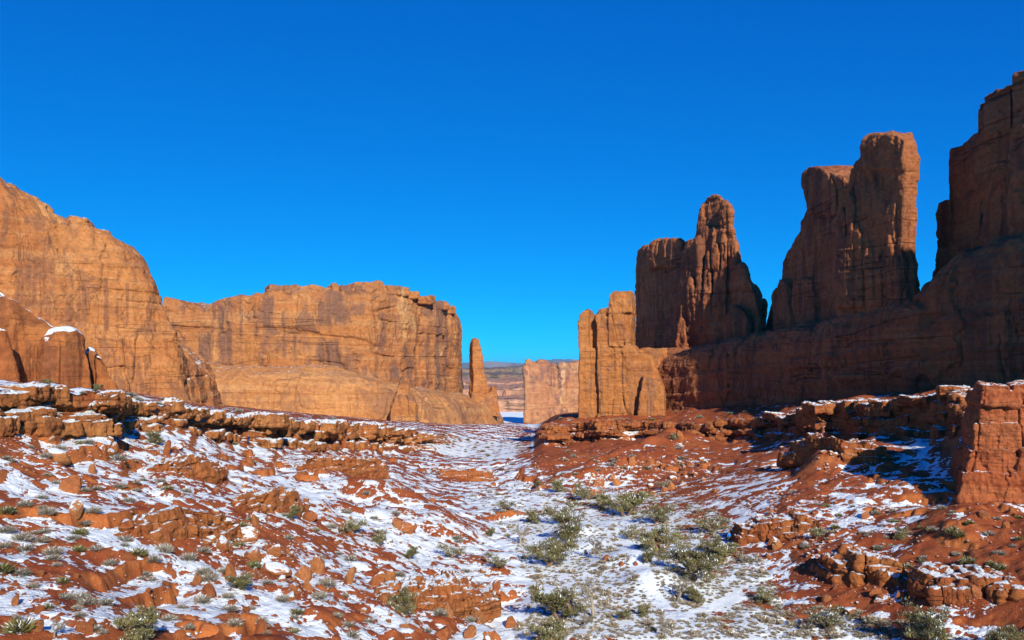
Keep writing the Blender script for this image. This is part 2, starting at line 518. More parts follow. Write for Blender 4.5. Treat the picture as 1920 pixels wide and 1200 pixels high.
# the ledge: courses of broken blocks
left_side = sstep(900, 800, PXG)
right_side = sstep(1005, 1035, PXG)
side = np.maximum(left_side, right_side)
TX = (PXG - 960) / F * TY
li = np.where(seg == 6)[0]
DX = np.zeros_like(TY)
for r in li:
    q = tt[r]
    P = np.stack([TX[r], TY[r], TZ[r]], 1)
    arc = np.concatenate([[0], np.cumsum(np.hypot(np.diff(TX[r]), np.diff(TY[r])))])
    hgt = LZ[:, 7] - LZ[:, 6]
    # courses of uneven height: boulder foot, thick bed, soft recessed band, big broken blocks at the lip
    wob = 0.10 * (fbm(np.stack([arc / 8, arc * 0, arc * 0], 1), 2, 5) - 0.5)
    cut = np.array([0.0, 0.20, 0.44, 0.52, 0.60, 0.80, 1.001])
    qc = np.clip(q + wob, 0, 1)
    ci = np.clip(np.searchsorted(cut, qc, side='right') - 1, 0, 5)
    fr = (qc - cut[ci]) / (cut[ci + 1] - cut[ci])
    zero = ci * 0
    sc_ = np.clip(TY[r] / 130, 0.75, 2.2)
    wd = np.array([2.6, 4.2, 1.6, 1.3, 2.4, 3.4])[ci] * np.clip(TY[r] / 130, 0.8, 1.8)
    bx = arc / wd + 0.8 * (fbm(np.stack([arc / 6, ci * 7.7, arc * 0], 1), 2, 9) - 0.5) * 2 + ci * 0.37
    bi = np.floor(bx).astype(int)
    bf = bx - bi
    hsh = _hash(bi, ci, zero, 11)
    gone = (_hash(bi, ci, zero, 12) > 0.82) * (ci >= 4)          # blocks that have fallen out
    prof = np.interp(q, [0, 0.2, 0.44, 0.5, 0.58, 0.64, 0.8, 1.0], [0.0, 0.5, 0.9, 1.9, 1.9, 0.5, 0.1, 0.3])
    ex = np.minimum(bf, 1 - bf) * 2
    ez = np.minimum(fr, 1 - fr) * 2
    edge = np.clip(np.minimum(ex * 3.2, 1), 0, 1) ** 0.5 * np.clip(np.minimum(ez * 2.2, 1), 0, 1) ** 0.5
    soft_ = np.isin(ci, (2, 3))
    dep = prof * 0.8 + 0.45 * hsh + 0.3 * (1 - edge)
    dep += 2.2 * (fbm(P / 4.0, 3, 21) - 0.5) + 0.9 * (fbm(P / 1.0, 3, 22) - 0.5)
    tx, ty = np.gradient(TX[r]), np.gradient(TY[r])
    tl = smooth_cols(np.stack([tx, ty], 1), 31)
    tl /= np.linalg.norm(tl, axis=1)[:, None]
    amt = side[r] * dep * sc_ * 0.75 * min(1.0, q * 12) * np.clip((LZ[:, 7] - LZ[:, 6]) / 5.0, 0.2, 1)
    DX[r] = -tl[:, 1] * amt
    TY[r] += tl[:, 0] * amt
TXB = TX
TX = (PXG - 960) / F * TY
TX[li] = TXB[li] + DX[li]
# the lip joins its last course
P = np.stack([TX.ravel(), TY.ravel(), TZ.ravel()], 1)
near = (TY < 1300).ravel()
rough = np.full(P.shape[0], 1.0)
floorm = (sstep(960, 1010, PXG) * sstep(1480, 1400, PXG) * sstep(215, 190, TY)).ravel()
rough *= 1 - 0.75 * floorm
sg = np.repeat(seg[:, None], NC, 1).ravel()
is_ledge = (sg == 6)
dz = np.zeros(P.shape[0])
idx = np.where(near)[0]
Pn = P[idx]
d1 = (fbm(Pn / np.array([16, 16, 30.0]), 3, 41) - 0.5) * 3.2
d2 = (fbm(Pn / np.array([4.5, 4.5, 8.0]), 3, 42) - 0.5) * 1.5
d3 = (fbm(Pn / 1.1, 3, 43) - 0.5) * 0.42
lump = np.maximum(0, vnoise(Pn / 1.7, 44) - 0.66) * 1.5 * sstep(0.4, 0.65, vnoise(Pn / 14, 45))
dz[idx] = (d1 + d2 + d3 + lump) * rough[idx]
dz[is_ledge] *= 0.25
dz *= np.where(sg >= 8, 0.3, 1)
Znew = P[:, 2] + dz
# broken bands of rock that step down the slopes
band = sstep(0.54, 0.64, fbm(P / np.array([22, 22, 9.0]), 3, 51)) * (1 - floorm) * np.where((sg >= 1) & (sg <= 5), 1, 0)
H = 2.1
qq = Znew / H + 2.4 * (vnoise(P / np.array([30, 30, 60.0]), 52) - 0.5) + 1.0 * (fbm(P / 4.5, 3, 53) - 0.5)
fq = qq - np.floor(qq)
stepz = H * (sstep(0.62, 0.86, fq) - fq)
Znew = Znew + band * stepz * 0.8
rockm = band * sstep(0.55, 0.66, fq) * sstep(0.95, 0.85, fq)
# the footpath that winds through the valley
PP = [W(1400, 1130, 114), W(1330, 1160, 106), W(1270, 1175, 102), W(1215, 1120, 113), W(1200, 1085, 121), W(1185, 1060, 128), W(1160, 1000, 156)]
TZ = Znew.reshape(NR, NC)
for (ax, ay), (bx, by), hh, rad in (((62, 163), (68, 176), 3.6, 9.0), ((61, 300), (26, 226), 4.2, 10.0), ((20, 118), (13, 150), 2.2, 7.0), ((-13, 150), (-40, 176), 2.0, 8.0), ((52, 96), (62, 118), 2.0, 6.0)):
    t_ = np.clip(((TX - ax) * (bx - ax) + (TY - ay) * (by - ay)) / ((bx - ax) ** 2 + (by - ay) ** 2), 0, 1)
    dd = np.hypot(TX - ax - t_ * (bx - ax), TY - ay - t_ * (by - ay))
    TZ = TZ + hh * np.exp(-(dd / rad) ** 2) * (seg < 6)[:, None] * (0.6 + 0.8 * vnoise(np.stack([TX.ravel() / 6, TY.ravel() / 6, TX.ravel() * 0], 1), 61).reshape(NR, NC))
# cavity = height against its surroundings
sm = TZ.copy()
for _ in range(10):
    sm[1:-1, 1:-1] = (sm[:-2, 1:-1] + sm[2:, 1:-1] + sm[1:-1, :-2] + sm[1:-1, 2:] + 2 * sm[1:-1, 1:-1]) / 6
cav = np.clip((TZ - sm) * 2.0, -0.5, 0.5)
cav[:, :2] = 0
V = np.stack([TX.ravel(), TY.ravel(), TZ.ravel()], 1)
ii = np.arange(NR * NC).reshape(NR, NC)
quads = np.stack([ii[:-1, :-1], ii[:-1, 1:], ii[1:, 1:], ii[1:, :-1]], -1)
qseg = np.repeat(seg[:-1, None], NC - 1, 1)
qpx = np.repeat(((pxs[:-1] + pxs[1:]) / 2)[None], NR - 1, 0)
sel_l = (qseg == 6) & (qpx < 840)
sel_r = (qseg == 6) & (qpx > 1022)


def terrain_part(name, sel, mat):
    q = quads[sel]
    used, inv = np.unique(q.ravel(), return_inverse=True)
    me = np_mesh(name, V[used], inv.reshape(-1, 4), [mat])
    for nm, arr in (("snow", TS.ravel()), ("cavity", cav.ravel()), ("rock", rockm.ravel())):
        a = me.attributes.new(nm, 'FLOAT', 'POINT')
        a.data.foreach_set("value", arr[used].astype(np.float32))
    return me


link("ground", terrain_part("ground", ~(sel_l | sel_r), m_ground), kind="structure")
link("rock_ledge", terrain_part("rock_ledge", sel_l, m_ledge),
     "broken orange rock ledge with a snowy lip, running along the left slope below the cliffs", "rock ledge")
link("rock_ledge", terrain_part("rock_ledge", sel_r, m_ledge),
     "layered red rock ledge below the dark right hand wall, partly in its shadow", "rock ledge")


PYG = HY - F * TZ / TY


def on_ground(px, py):
    """the first point of the terrain that the photograph's pixel (px, py) sees"""
    c = int(np.clip(np.searchsorted(pxs, px), 0, NC - 1))
    col = PYG[:, c]
    r = np.argmax((col <= py) & (seg < 10))
    return Vector((float(TX[r, c]), float(TY[r, c]), float(TZ[r, c])))


def ground_z(x, y):
    px = 960 + F * x / y
    c = int(np.clip(np.searchsorted(pxs, px), 0, NC - 1))
    r = int(np.argmin(np.abs(TY[:, c] - y)))
    return float(TZ[r, c])


# ------------------------------------------------------------------ rock shaping
def rock_disp(P, s=1.0, seed=0, big=1.0, flute=1.0, strata=1.0, fine=1.0, crack=1.0, slab=1.0):
    d = big * 3.0 * s * (fbm(P / (np.array([16, 16, 26]) * s), 3, seed) - 0.5) * 2
    f = vnoise(P / (np.array([5.5, 5.5, 42]) * s), seed + 1)
    g = vnoise(P / (np.array([11, 11, 70]) * s) + 5, seed + 2)
    d += flute * s * (1.5 * (1 - np.abs(2 * f - 1)) + 1.8 * (1 - np.abs(2 * g - 1)) - 1.6) * (0.35 + vnoise(P / (22 * s), seed + 3))
    wz = P[:, 2] + 2.5 * s * (vnoise(P / (14 * s), seed + 4) - 0.5)
    S = np.stack([P[:, 0] / (60 * s), P[:, 1] / (60 * s), wz / (2.2 * s)], 1)
    d += strata * 0.9 * s * (fbm(S, 3, seed + 5, 0.6) - 0.5)
    if slab:
        Q = P + 3.2 * s * (np.stack([fbm(P / (7.0 * s) + o, 3, seed + 12 + o) for o in (0, 1, 2)], 1) - 0.5) * 2
        C = np.floor(Q / (np.array([8.5, 8.5, 17]) * s)).astype(int)
        d += slab * 1.3 * s * (_hash(C[:, 0], C[:, 1], C[:, 2], seed + 20) - 0.5)
        Q = P + 1.4 * s * (np.stack([fbm(P / (3.0 * s) + o, 2, seed + 15 + o) for o in (0, 1, 2)], 1) - 0.5) * 2
        C = np.floor(Q / (np.array([3.2, 3.2, 5.0]) * s)).astype(int)
        d += slab * 0.55 * s * (_hash(C[:, 0], C[:, 1], C[:, 2], seed + 21) - 0.5)
    d += fine * s * (1.5 * (fbm(P / (3.2 * s), 4, seed + 6) - 0.5))
    if crack:
        c = vnoise(P / (np.array([9, 9, 90]) * s) + 11, seed + 7)
        m = sstep(0.45, 0.6, vnoise(P / (25 * s), seed + 8))
        d -= crack * 1.6 * s * np.exp(-((c - 0.5) / 0.02) ** 2) * m
        c = vnoise(P / (np.array([110, 110, 8]) * s) + 3, seed + 9)
        m = sstep(0.5, 0.65, vnoise(P / (20 * s) + 7, seed + 10))
        d -= crack * 1.0 * s * np.exp(-((c - 0.5) / 0.012) ** 2) * m
    return d


def displace(me, **kw):
    V = get_co(me)
    Nn = get_no(me)
    set_co(me, V + Nn * rock_disp(V, **kw)[:, None])


def prism(bm, front, back):
    """closed solid between two outlines of the same number of points"""
    a = [bm.verts.new(p) for p in front]
    b = [bm.verts.new(p) for p in back]
    n = len(a)
    f1 = bm.faces.new(a)
    f2 = bm.faces.new(list(reversed(b)))
    for i in range(n):
        j = (i + 1) % n
        bm.faces.new((a[j], a[i], b[i], b[j]))
    bmesh.ops.triangulate(bm, faces=[f1, f2])


def voxelize(bm, name, size, smooth, mat):
    bmesh.ops.recalc_face_normals(bm, faces=bm.faces[:])
    me = bpy.data.meshes.new("rough")
    bm.to_mesh(me)
    bm.free()
    o = bpy.data.objects.new("rough", me)
    COL.objects.link(o)
    md = o.modifiers.new("r", 'REMESH')
    md.mode = 'VOXEL'
    md.voxel_size = size
    md.use_smooth_shade = True
    dg = bpy.context.evaluated_depsgraph_get()
    ev = o.evaluated_get(dg)
    out = bpy.data.meshes.new_from_object(ev)
    bpy.data.objects.remove(o)
    bpy.data.meshes.remove(me)
    out.name = name
    out.materials.clear()
    out.materials.append(mat)
    out.polygons.foreach_set("use_smooth", np.ones(len(out.polygons), dtype=bool))
    if smooth:
        laplace(out, smooth)
    return out


def on_line(px, py, a, b):
    """pixel -> the vertical plane through the plan points a and b"""
    k = (px - 960) / F
    # (a + t (b-a)).x = k * (..).y
    t = (k * a[1] - a[0]) / ((b[0] - a[0]) - k * (b[1] - a[1]))
    Y = a[1] + t * (b[1] - a[1])
    return np.array((k * Y, Y, (HY - py) / F * Y))


def fin(bm, outline, a, b, thick, near_thick=None, axis=None):
    """outline (pixels) stood on the plane a-b, given a thickness away from the viewer's side"""
    a, b = np.array(a[:2]), np.array(b[:2])
    fr = [on_line(px, py, a, b) for px, py in outline]
    d = (b - a) / np.linalg.norm(b - a)
    n = np.array((-d[1], d[0]))
    if axis is not None:
        n = np.array(axis)
    elif np.dot(n, a) < 0:
        n = -n
    bk = []
    ys = [p[1] for p in fr]
    for p in fr:
        th = thick
        if near_thick is not None:
            q = (p[1] - min(ys)) / max(1e-6, max(ys) - min(ys))
            th = near_thick + (thick - near_thick) * min(1, q * 1.6)
        bk.append(p + np.array((n[0] * th, n[1] * th, 0)))
    prism(bm, fr, bk)


def plan(px, Y):
    return ((px - 960) / F * Y, Y)


def loft(name, st, prof, ns, ntv, thick, mat, roof_rise=0.0, nroof=24, disp=None, dtop=None):
    """st: (px, Y, row of the foot, row of the top); prof: (share of the height, metres outward)"""
    pts = np.array([[*plan(p[0], p[1]), (HY - p[2]) / F * p[1], (HY - p[3]) / F * p[1]] for p in st])
    arc = np.concatenate([[0], np.cumsum(np.hypot(np.diff(pts[:, 0]), np.diff(pts[:, 1])))])
    # samples even in the picture rather than in metres
    w = np.concatenate([[0], np.cumsum(np.hypot(np.diff(pts[:, 0]), np.diff(pts[:, 1])) / np.minimum(pts[:-1, 1], pts[1:, 1]))])
    sa = np.interp(np.linspace(0, w[-1], ns), w, arc)
    C = np.stack([np.interp(sa, arc, pts[:, k]) for k in range(4)], 1)
    XY = smooth_cols(C[:, :2], max(3, ns // 40 * 2 + 1))
    T = np.gradient(XY, axis=0)
    T /= np.linalg.norm(T, axis=1)[:, None]
    T = smooth_cols(T, max(3, ns // 20 * 2 + 1))
    T /= np.linalg.norm(T, axis=1)[:, None]
    Nn = np.stack([T[:, 1], -T[:, 0]], 1)
    rows = []
    pt = np.array(prof)
    for q in np.linspace(0, 1, ntv):
        o = np.interp(q, pt[:, 0], pt[:, 1])
        rows.append(np.stack([XY[:, 0] + Nn[:, 0] * o, XY[:, 1] + Nn[:, 1] * o, C[:, 2] + (C[:, 3] - C[:, 2]) * q], 1))
    top = rows[-1]
    o = pt[-1, 1]
    for q in (np.arange(1, nroof + 1) / nroof) ** 1.5:
        rows.append(np.stack([XY[:, 0] + Nn[:, 0] * (o - thick * q), XY[:, 1] + Nn[:, 1] * (o - thick * q),
                              top[:, 2] + roof_rise * q], 1))
    last = rows[-1]
    rows.append(np.stack([last[:, 0], last[:, 1], C[:, 2] - 5], 1))
    G = np.array(rows)
    nr = len(rows)
    ii = np.arange(nr * ns).reshape(nr, ns)
    Q = np.stack([ii[:-1, :-1], ii[:-1, 1:], ii[1:, 1:], ii[1:, :-1]], -1).reshape(-1, 4)
    me = np_mesh(name, G.reshape(-1, 3), Q, [mat])
    if disp:
        displace(me, **disp)
    return me


# ------------------------------------------------------------------ left side
A0, A1 = plan(395, 400), plan(-250, 322)
skyA = [(-420, 240), (-250, 215), (-100, 270), (0, 322), (40, 350), (80, 372), (112, 396), (150, 398), (172, 402), (182, 415), (212, 430), (240, 455),
        (266, 468), (285, 492), (300, 522), (316, 548), (326, 572), (331, 610)]
stA = []
for px, py in skyA:
    p = on_line(px, 700, np.array(A0), np.array(A1))
    stA.append((px, p[1], 772, py))
stA += [(340, 406, 778, 632), (362, 412, 778, 655), (382, 424, 778, 682), (392, 440, 778, 690), (394, 470, 778, 680), (385, 520, 775, 660)]
me = loft("cliff", stA, [(0, 10), (0.15, 6.5), (0.22, 5.2), (0.42, 4.4), (0.45, 3.0), (0.72, 2), (0.85, -1), (0.94, -5), (1, -11)], 560, 380, 60, m_cliff,
          roof_rise=4, disp=dict(s=1.0, seed=100, big=0.8, flute=0.55, strata=0.5, fine=0.55, crack=1.0))
link("cliff", me, "tall sunlit orange cliff at the left edge, its rounded shoulder falling to the right", "cliff")

B0, B1 = plan(225, 176), plan(0, 160)
bm = bmesh.new()
fin(bm, [(-260, 790), (-260, 520), (-100, 530), (0, 548), (35, 562), (70, 592), (95, 612), (118, 640), (120, 790)], B0, B1, 22)
fin(bm, [(75, 790), (80, 650), (112, 628), (140, 624), (160, 634), (170, 660), (170, 790)], plan(225, 172), plan(0, 157), 16)
fin(bm, [(60, 790), (70, 668), (118, 645), (168, 662), (196, 684), (214, 730), (222, 790)], plan(225, 177), plan(0, 161), 14)
fin(bm, [(171.5, 790), (171.5, 662), (180, 652), (196, 664), (206, 690), (220, 725), (228, 790)], plan(225, 175), plan(0, 160), 16)
fin(bm, [(-200, 790), (-180, 600), (-40, 590), (10, 620), (30, 690), (50, 790)], plan(225, 168), plan(0, 153), 12)
me = voxelize(bm, "rock_dome", 0.34, 5, m_cliff_near := rock_mat("near_dome_sandstone", (0.43, 0.150, 0.044), (0.36, 0.112, 0.034), (0.46, 0.175, 0.055),
              (0.18, 0.065, 0.033), 0.65, 16, 0.3, 0.35, snow=(0.60, 0.70), fine=1.0, bump=0.2, lines=0.3))
displace(me, s=0.4, seed=130, big=1.4, flute=1.2, strata=0.4, fine=0.6, crack=1.6, slab=0.4)
link("rock_dome", me, "low rounded sandstone outcrop with snowy crests, on the left ledge before the tall cliff", "rock outcrop")

m_apron = rock_mat("pale_slickrock", (0.51, 0.225, 0.075), (0.45, 0.185, 0.06), (0.57, 0.29, 0.11),
                  (0.27, 0.125, 0.065), 0.7, 60, 0.30, 0.06, snow=(1.0, 1.07), fine=0.4, bump=0.4, lines=0.5)
# far wall in the middle: apron below, sheer wall above, broken caprock
skyC = [(300, 560), (332, 566), (352, 576), (380, 575), (398, 562), (440, 556), (470, 553), (500, 546), (560, 543), (605, 546), (640, 544), (690, 540), (725, 541), (760, 548), (790, 556),
        (820, 568), (845, 578), (856, 588)]
stC = []
for px, py in skyC:
    Y = np.interp(px, [300, 500, 690, 760, 820, 856], [640, 632, 640, 668, 712, 745])
    stC.append((px, Y, 765, py))
stC += [(860, 770, 765, 592), (860, 830, 765, 590), (845, 930, 765, 580)]
me = loft("cliff", stC, [(0, -2), (0.24, 2.0), (0.3, 0.6), (0.6, 0.5), (0.8, 0.2), (0.93, -1.2), (1, -4)], 560, 240, 90, m_cliff_far, roof_rise=2,
          disp=dict(s=1.7, seed=200, big=0.55, flute=0.75, strata=0.55, fine=0.5, crack=1.1))
wall_mid = link("cliff", me, "broad sheer sandstone wall with dark streaks and flat broken top, left of the lone pillar", "cliff")

bm = bmesh.new()
caps = [(505, 560, 533, 548, 655), (562, 608, 536, 549, 655), (624, 634, 532, 548, 655), (610, 640, 541, 551, 656), (638, 722, 534, 549, 652), (660, 718, 529.5, 540, 654), (722, 752, 535, 548, 662),
        (752, 768, 540, 550, 668), (764, 786, 545, 556, 678), (784, 815, 556, 566, 690), (812, 842, 566, 576, 712), (828, 842, 567, 574, 720), (838, 855, 574, 584, 735), (845, 854, 577, 600, 744)]
for l, r, t, b, Y in caps:
    j = random.uniform(0.5, 2.5)
    fin(bm, [(l, b + 4), (l - 0.5, t + 2), (l + 2, t), (r - 2, t + random.uniform(-1, 1)), (r + .5, t + 3), (r, b + 4)], plan(l, Y - j), plan(r, Y - j + (r - l) * .15), 30)
me = voxelize(bm, "caprock", 0.8, 1, m_cliff_far)
displace(me, s=0.8, seed=230, big=0.4, flute=0.5, strata=1.6, fine=0.8, crack=0.6)
link("caprock", me, parent=wall_mid)

stD = [(330, 590, 790, 672), (392, 592, 792, 690), (470, 592, 796, 690), (560, 590, 798, 690), (640, 592, 800, 692), (680, 598, 800, 700), (730, 606, 800, 712), (790, 622, 802, 722), (850, 668, 804, 730),
       (890, 712, 804, 738), (922, 742, 804, 740), (934, 772, 804, 752), (938, 830, 804, 752), (930, 930, 800, 745)]
me = loft("slickrock_apron", stD, [(0, 6), (0.2, 3), (0.4, 1.5), (0.6, -1), (0.75, -5), (0.88, -12), (1, -26)], 520, 130, 60, m_apron, roof_rise=6,
          disp=dict(s=1.6, seed=260, big=0.5, flute=0.2, strata=0.7, fine=0.35, crack=0.7, slab=0.6))
link("slickrock_apron", me, parent=wall_mid)

# the lone pillar and the little knob
bm = bmesh.new()
YP = 745
fin(bm, [(887, 742), (889, 715), (886.5, 680), (886.5, 650), (888.5, 639), (893, 634), (898, 637), (901, 652), (905, 672), (910, 700), (916, 725), (920, 742)], plan(880, YP), plan(930, YP + 8), 12)
fin(bm, [(919, 748), (919, 735), (923, 725), (932, 724), (932, 748)], plan(880, YP - 4), plan(930, YP - 2), 8)
fin(bm, [(884, 780), (885, 738), (932, 736), (936, 780)], plan(880, YP - 4), plan(930, YP - 2), 25)
me = voxelize(bm, "rock_pillar", 0.55, 2, m_finger)
displace(me, s=0.7, seed=300, big=0.5, flute=0.8, strata=1.2, fine=0.6, crack=0.8)
link("rock_pillar", me, "slender lone sandstone pillar on a block of slickrock in the gap at the centre", "rock pillar")
bm = bmesh.new()
YK = 574
fin(bm, [(731, 800), (733, 765), (741, 745), (752, 738), (768, 742), (777, 760), (780, 800)], plan(730, YK), plan(780, YK), 22)
fin(bm, [(742, 750), (746, 722), (751, 708), (757, 705), (762, 712), (765, 732), (770, 750)], plan(730, YK + 3), plan(780, YK + 3), 10)
fin(bm, [(728, 800), (732, 760), (742, 738), (748, 735), (748, 800)], plan(730, YK + 6), plan(780, YK + 6), 12)
me = voxelize(bm, "rock_spire", 0.5, 2, m_cliff_far)
displace(me, s=0.6, seed=320, big=0.8, flute=1.0, strata=0.8, fine=0.8, crack=1.0)
link("rock_spire", me, "small knobbly orange spire leaning on the foot of the broad middle wall", "rock spire")

# far buttes in the gap
bm = bmesh.new()
RB_ = (0.045, 0.999)
fin(bm, [(986, 850), (985.5, 760), (987, 690), (990, 683), (1005, 682.5), (1022, 682), (1040, 683), (1043, 700), (1048, 740), (1055, 775), (1058, 850)], plan(980, 1950), plan(1060, 1950), 60, axis=RB_)
fin(bm, [(1040, 850), (1049, 760), (1047, 686), (1056, 682.5), (1100, 680), (1180, 679), (1180, 850)], plan(980, 1976), plan(1060, 1976), 60, axis=RB_)
fin(bm, [(960, 850), (980, 800), (1000, 792), (1060, 790), (1120, 788), (1120, 850)], plan(980, 1935), plan(1060, 1935), 70, axis=RB_)
fin(bm, [(986, 850), (985, 770), (1060, 768), (1060, 850)], plan(980, 1945), plan(1060, 1945), 40, axis=RB_)
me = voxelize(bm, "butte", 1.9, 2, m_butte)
displace(me, s=2.4, seed=400, big=0.9, flute=1.5, strata=1.2, fine=0.8, crack=1.2)
butte = link("butte", me, "pale distant flat topped butte seen through the gap beside the stepped fingers", "butte")
bm = bmesh.new()
fin(bm, [(985, 705), (985.5, 682), (987, 675), (991, 673.5), (995, 678), (999, 686), (999, 705)], plan(980, 1944), plan(1050, 1944), 30)
fin(bm, [(1002, 692), (1005, 679), (1011, 675), (1023, 675.5), (1031, 680), (1033, 692)], plan(980, 1963), plan(1050, 1963), 50)
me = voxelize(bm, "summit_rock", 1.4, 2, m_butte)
displace(me, s=1.6, seed=410, big=0.6, flute=0.4, strata=1, fine=0.5, crack=0.3)
link("summit_rock", me, parent=butte)

# ------------------------------------------------------------------ right side
WB = [(1225, 366), (1245, 361), (1290, 346), (1350, 327), (1430, 305), (1560, 255), (1700, 223), (1800, 208), (1920, 194), (2150, 172), (2500, 145)]
base_row = lambda px: np.interp(px, [1225, 1245, 1500, 1700, 1840, 1920, 2500], [782, 778, 764, 753, 746, 742, 730])
top_row = lambda px: np.interp(px, [1225, 1245, 1280, 1340, 1400, 1430, 1500, 1560, 1640, 1700, 1730, 1760, 1800, 1840, 1920, 2150, 2500], [655, 660, 655, 638, 626, 618, 604, 590, 566, 548, 520, 480, 462, 448, 425, 360, 270])
stW = []
for px in list(range(1225, 2500, 25)):
    Y = np.interp(px, [p[0] for p in WB], [p[1] for p in WB])
    stW.append((px, Y, base_row(px), top_row(px)))
me = loft("sandstone_wall", stW, [(0, 0.6), (0.04, -0.8), (0.14, -0.9), (0.30, 0.6), (0.33, 0.0), (0.55, 0.8), (0.58, 0.2), (0.74, 0.2), (0.86, -1.0), (0.95, -2.8), (1, -6)], 760, 190, 45, m_tower, roof_rise=3,
          disp=dict(s=0.8, seed=500, big=0.45, flute=0.5, strata=0.9, fine=0.5, crack=0.9))
link("sandstone_wall", me, "long dark sandstone wall on the right that carries the towers, mostly in shadow", "rock wall")

# stepped fingers
bm = bmesh.new()
YF = 362
fa, fb = plan(1080, YF), plan(1250, YF - 8)
off = lambda d: (plan(1080, YF + d), plan(1250, YF - 8 + d))
fin(bm, [(1085, 652), (1084, 605), (1087, 590), (1096, 581), (1103, 580), (1104.5, 652)], *off(2), 18)
fin(bm, [(1101, 652), (1101, 600), (1105, 589), (1113, 588), (1117, 600), (1118, 652)], *off(6), 18)
fin(bm, [(1117.5, 650), (1116, 590), (1122, 578), (1137, 576), (1140, 580), (1141, 650)], *off(1), 20)
fin(bm, [(1140.5, 650), (1140, 560), (1143, 549), (1152, 546.5), (1170.5, 547), (1170.5, 584), (1168, 650)], *off(0), 24)
fin(bm, [(1171.5, 650), (1172, 584), (1171.5, 547), (1182, 546), (1184, 570), (1184.5, 585), (1182, 650)], *off(1.5), 22)
fin(bm, [(1142, 586), (1141, 552), (1147, 546), (1180, 545), (1185, 570), (1185.5, 586)], *off(-0.6), 22)
fin(bm, [(1085, 792), (1086, 654), (1106, 651), (1110, 792)], *off(1.5), 34)
fin(bm, [(1108, 792), (1108.5, 652), (1124, 650), (1126, 792)], *off(3.5), 34)
fin(bm, [(1122, 792), (1120, 650), (1186, 648), (1192, 660), (1205, 664), (1222, 670), (1232, 700), (1244, 730), (1245, 792)], *off(1), 34)
fin(bm, [(1195, 792), (1205, 705), (1238, 716), (1245, 735), (1246, 792)], *off(-4), 20)
fin(bm, [(1186, 690), (1191, 662), (1198, 656), (1212, 653), (1228, 655), (1250, 652), (1250, 690)], *off(9), 24)
me = voxelize(bm, "rock_fingers", 0.34, 2, m_finger)
displace(me, s=0.55, seed=520, big=0.4, flute=0.45, strata=0.35, fine=0.45, crack=1.0)
link("rock_fingers", me, "sunlit block of sandstone topped by four stepped square fingers, beside the central gap", "rock tower")

# tower with the pointed head
bm = bmesh.new()
SA, SB = plan(1432, 340), plan(1195, 414)
RAD = (0.25, 0.968)
so = lambda d: ((SA[0] + d, SA[1] + d * .2), (SB[0] + d, SB[1] + d * .2))
# broad shaded left half
QA, QB = plan(1290, 388), plan(1192, 470)
fin(bm, [(1194, 670), (1193, 560), (1194, 495), (1198, 472), (1206, 462), (1216, 460), (1222, 470), (1250, 478), (1292, 470), (1292, 670)], QA, QB, 24, axis=RAD)
fin(bm, [(1218, 500), (1222, 458), (1232, 450), (1254, 447.5), (1275, 449), (1281, 457), (1278, 480), (1268, 500)], plan(1290, 392), plan(1192, 440), 16, axis=RAD)
# central body
fin(bm, [(1262, 670), (1268, 600), (1274, 540), (1280, 480), (1288, 452), (1303, 449), (1309, 430), (1326, 425), (1365, 430), (1378, 460), (1386, 500), (1392, 560), (1400, 640), (1400, 670)], *so(0), 26, axis=RAD)
# head
fin(bm, [(1304, 470), (1309, 435), (1313, 396), (1322, 374), (1335, 364), (1346, 364), (1356, 374), (1360, 400), (1362, 440), (1372, 480)], *so(3), 16, axis=RAD)
fin(bm, [(1350, 480), (1352, 398), (1358, 378), (1368, 384), (1372, 400), (1371, 420), (1377, 448), (1384, 480)], *so(-1), 10, axis=RAD)
# ribs that catch the light
for l, r, t in ((1276, 1290, 600), (1290, 1304, 520), (1306, 1316, 440), (1322, 1334, 470), (1338, 1350, 455), (1352, 1362, 430)):
    fin(bm, [(l - 5, 665), (l - 1, 600), (l + 2, t + 20), ((l + r) / 2, t), (r - 1, t + 30), (r, 600), (r + 2, 665)], *so(-2.0), 6, axis=RAD)
# right hand shoulder and knobs
fin(bm, [(1378, 665), (1380, 510), (1388, 494), (1396, 497), (1402, 522), (1412, 540), (1418, 560), (1424, 590), (1428, 640)], *so(-4), 16, axis=RAD)
fin(bm, [(1402, 640), (1406, 535), (1414, 537), (1421, 552), (1424, 575), (1430, 640)], *so(4), 12, axis=RAD)
fin(bm, [(1418, 640), (1419, 568), (1430, 564), (1433, 570), (1432, 600), (1430, 640)], *so(8), 10, axis=RAD)
fin(bm, [(1362, 650), (1366, 590), (1378, 575), (1394, 578), (1402, 600), (1404, 650)], *so(-8), 8, axis=RAD)
fin(bm, [(1268, 665), (1272, 610), (1277, 596), (1283, 600), (1288, 665)], *so(-9), 8, axis=RAD)
me = voxelize(bm, "rock_tower", 0.42, 3, m_tower)
displace(me, s=0.62, seed=540, big=0.8, flute=1.1, strata=0.7, fine=0.8, crack=1.0)
link("rock_tower", me, "jagged brown tower with a narrow pointed head and broad shaded left half", "rock tower")

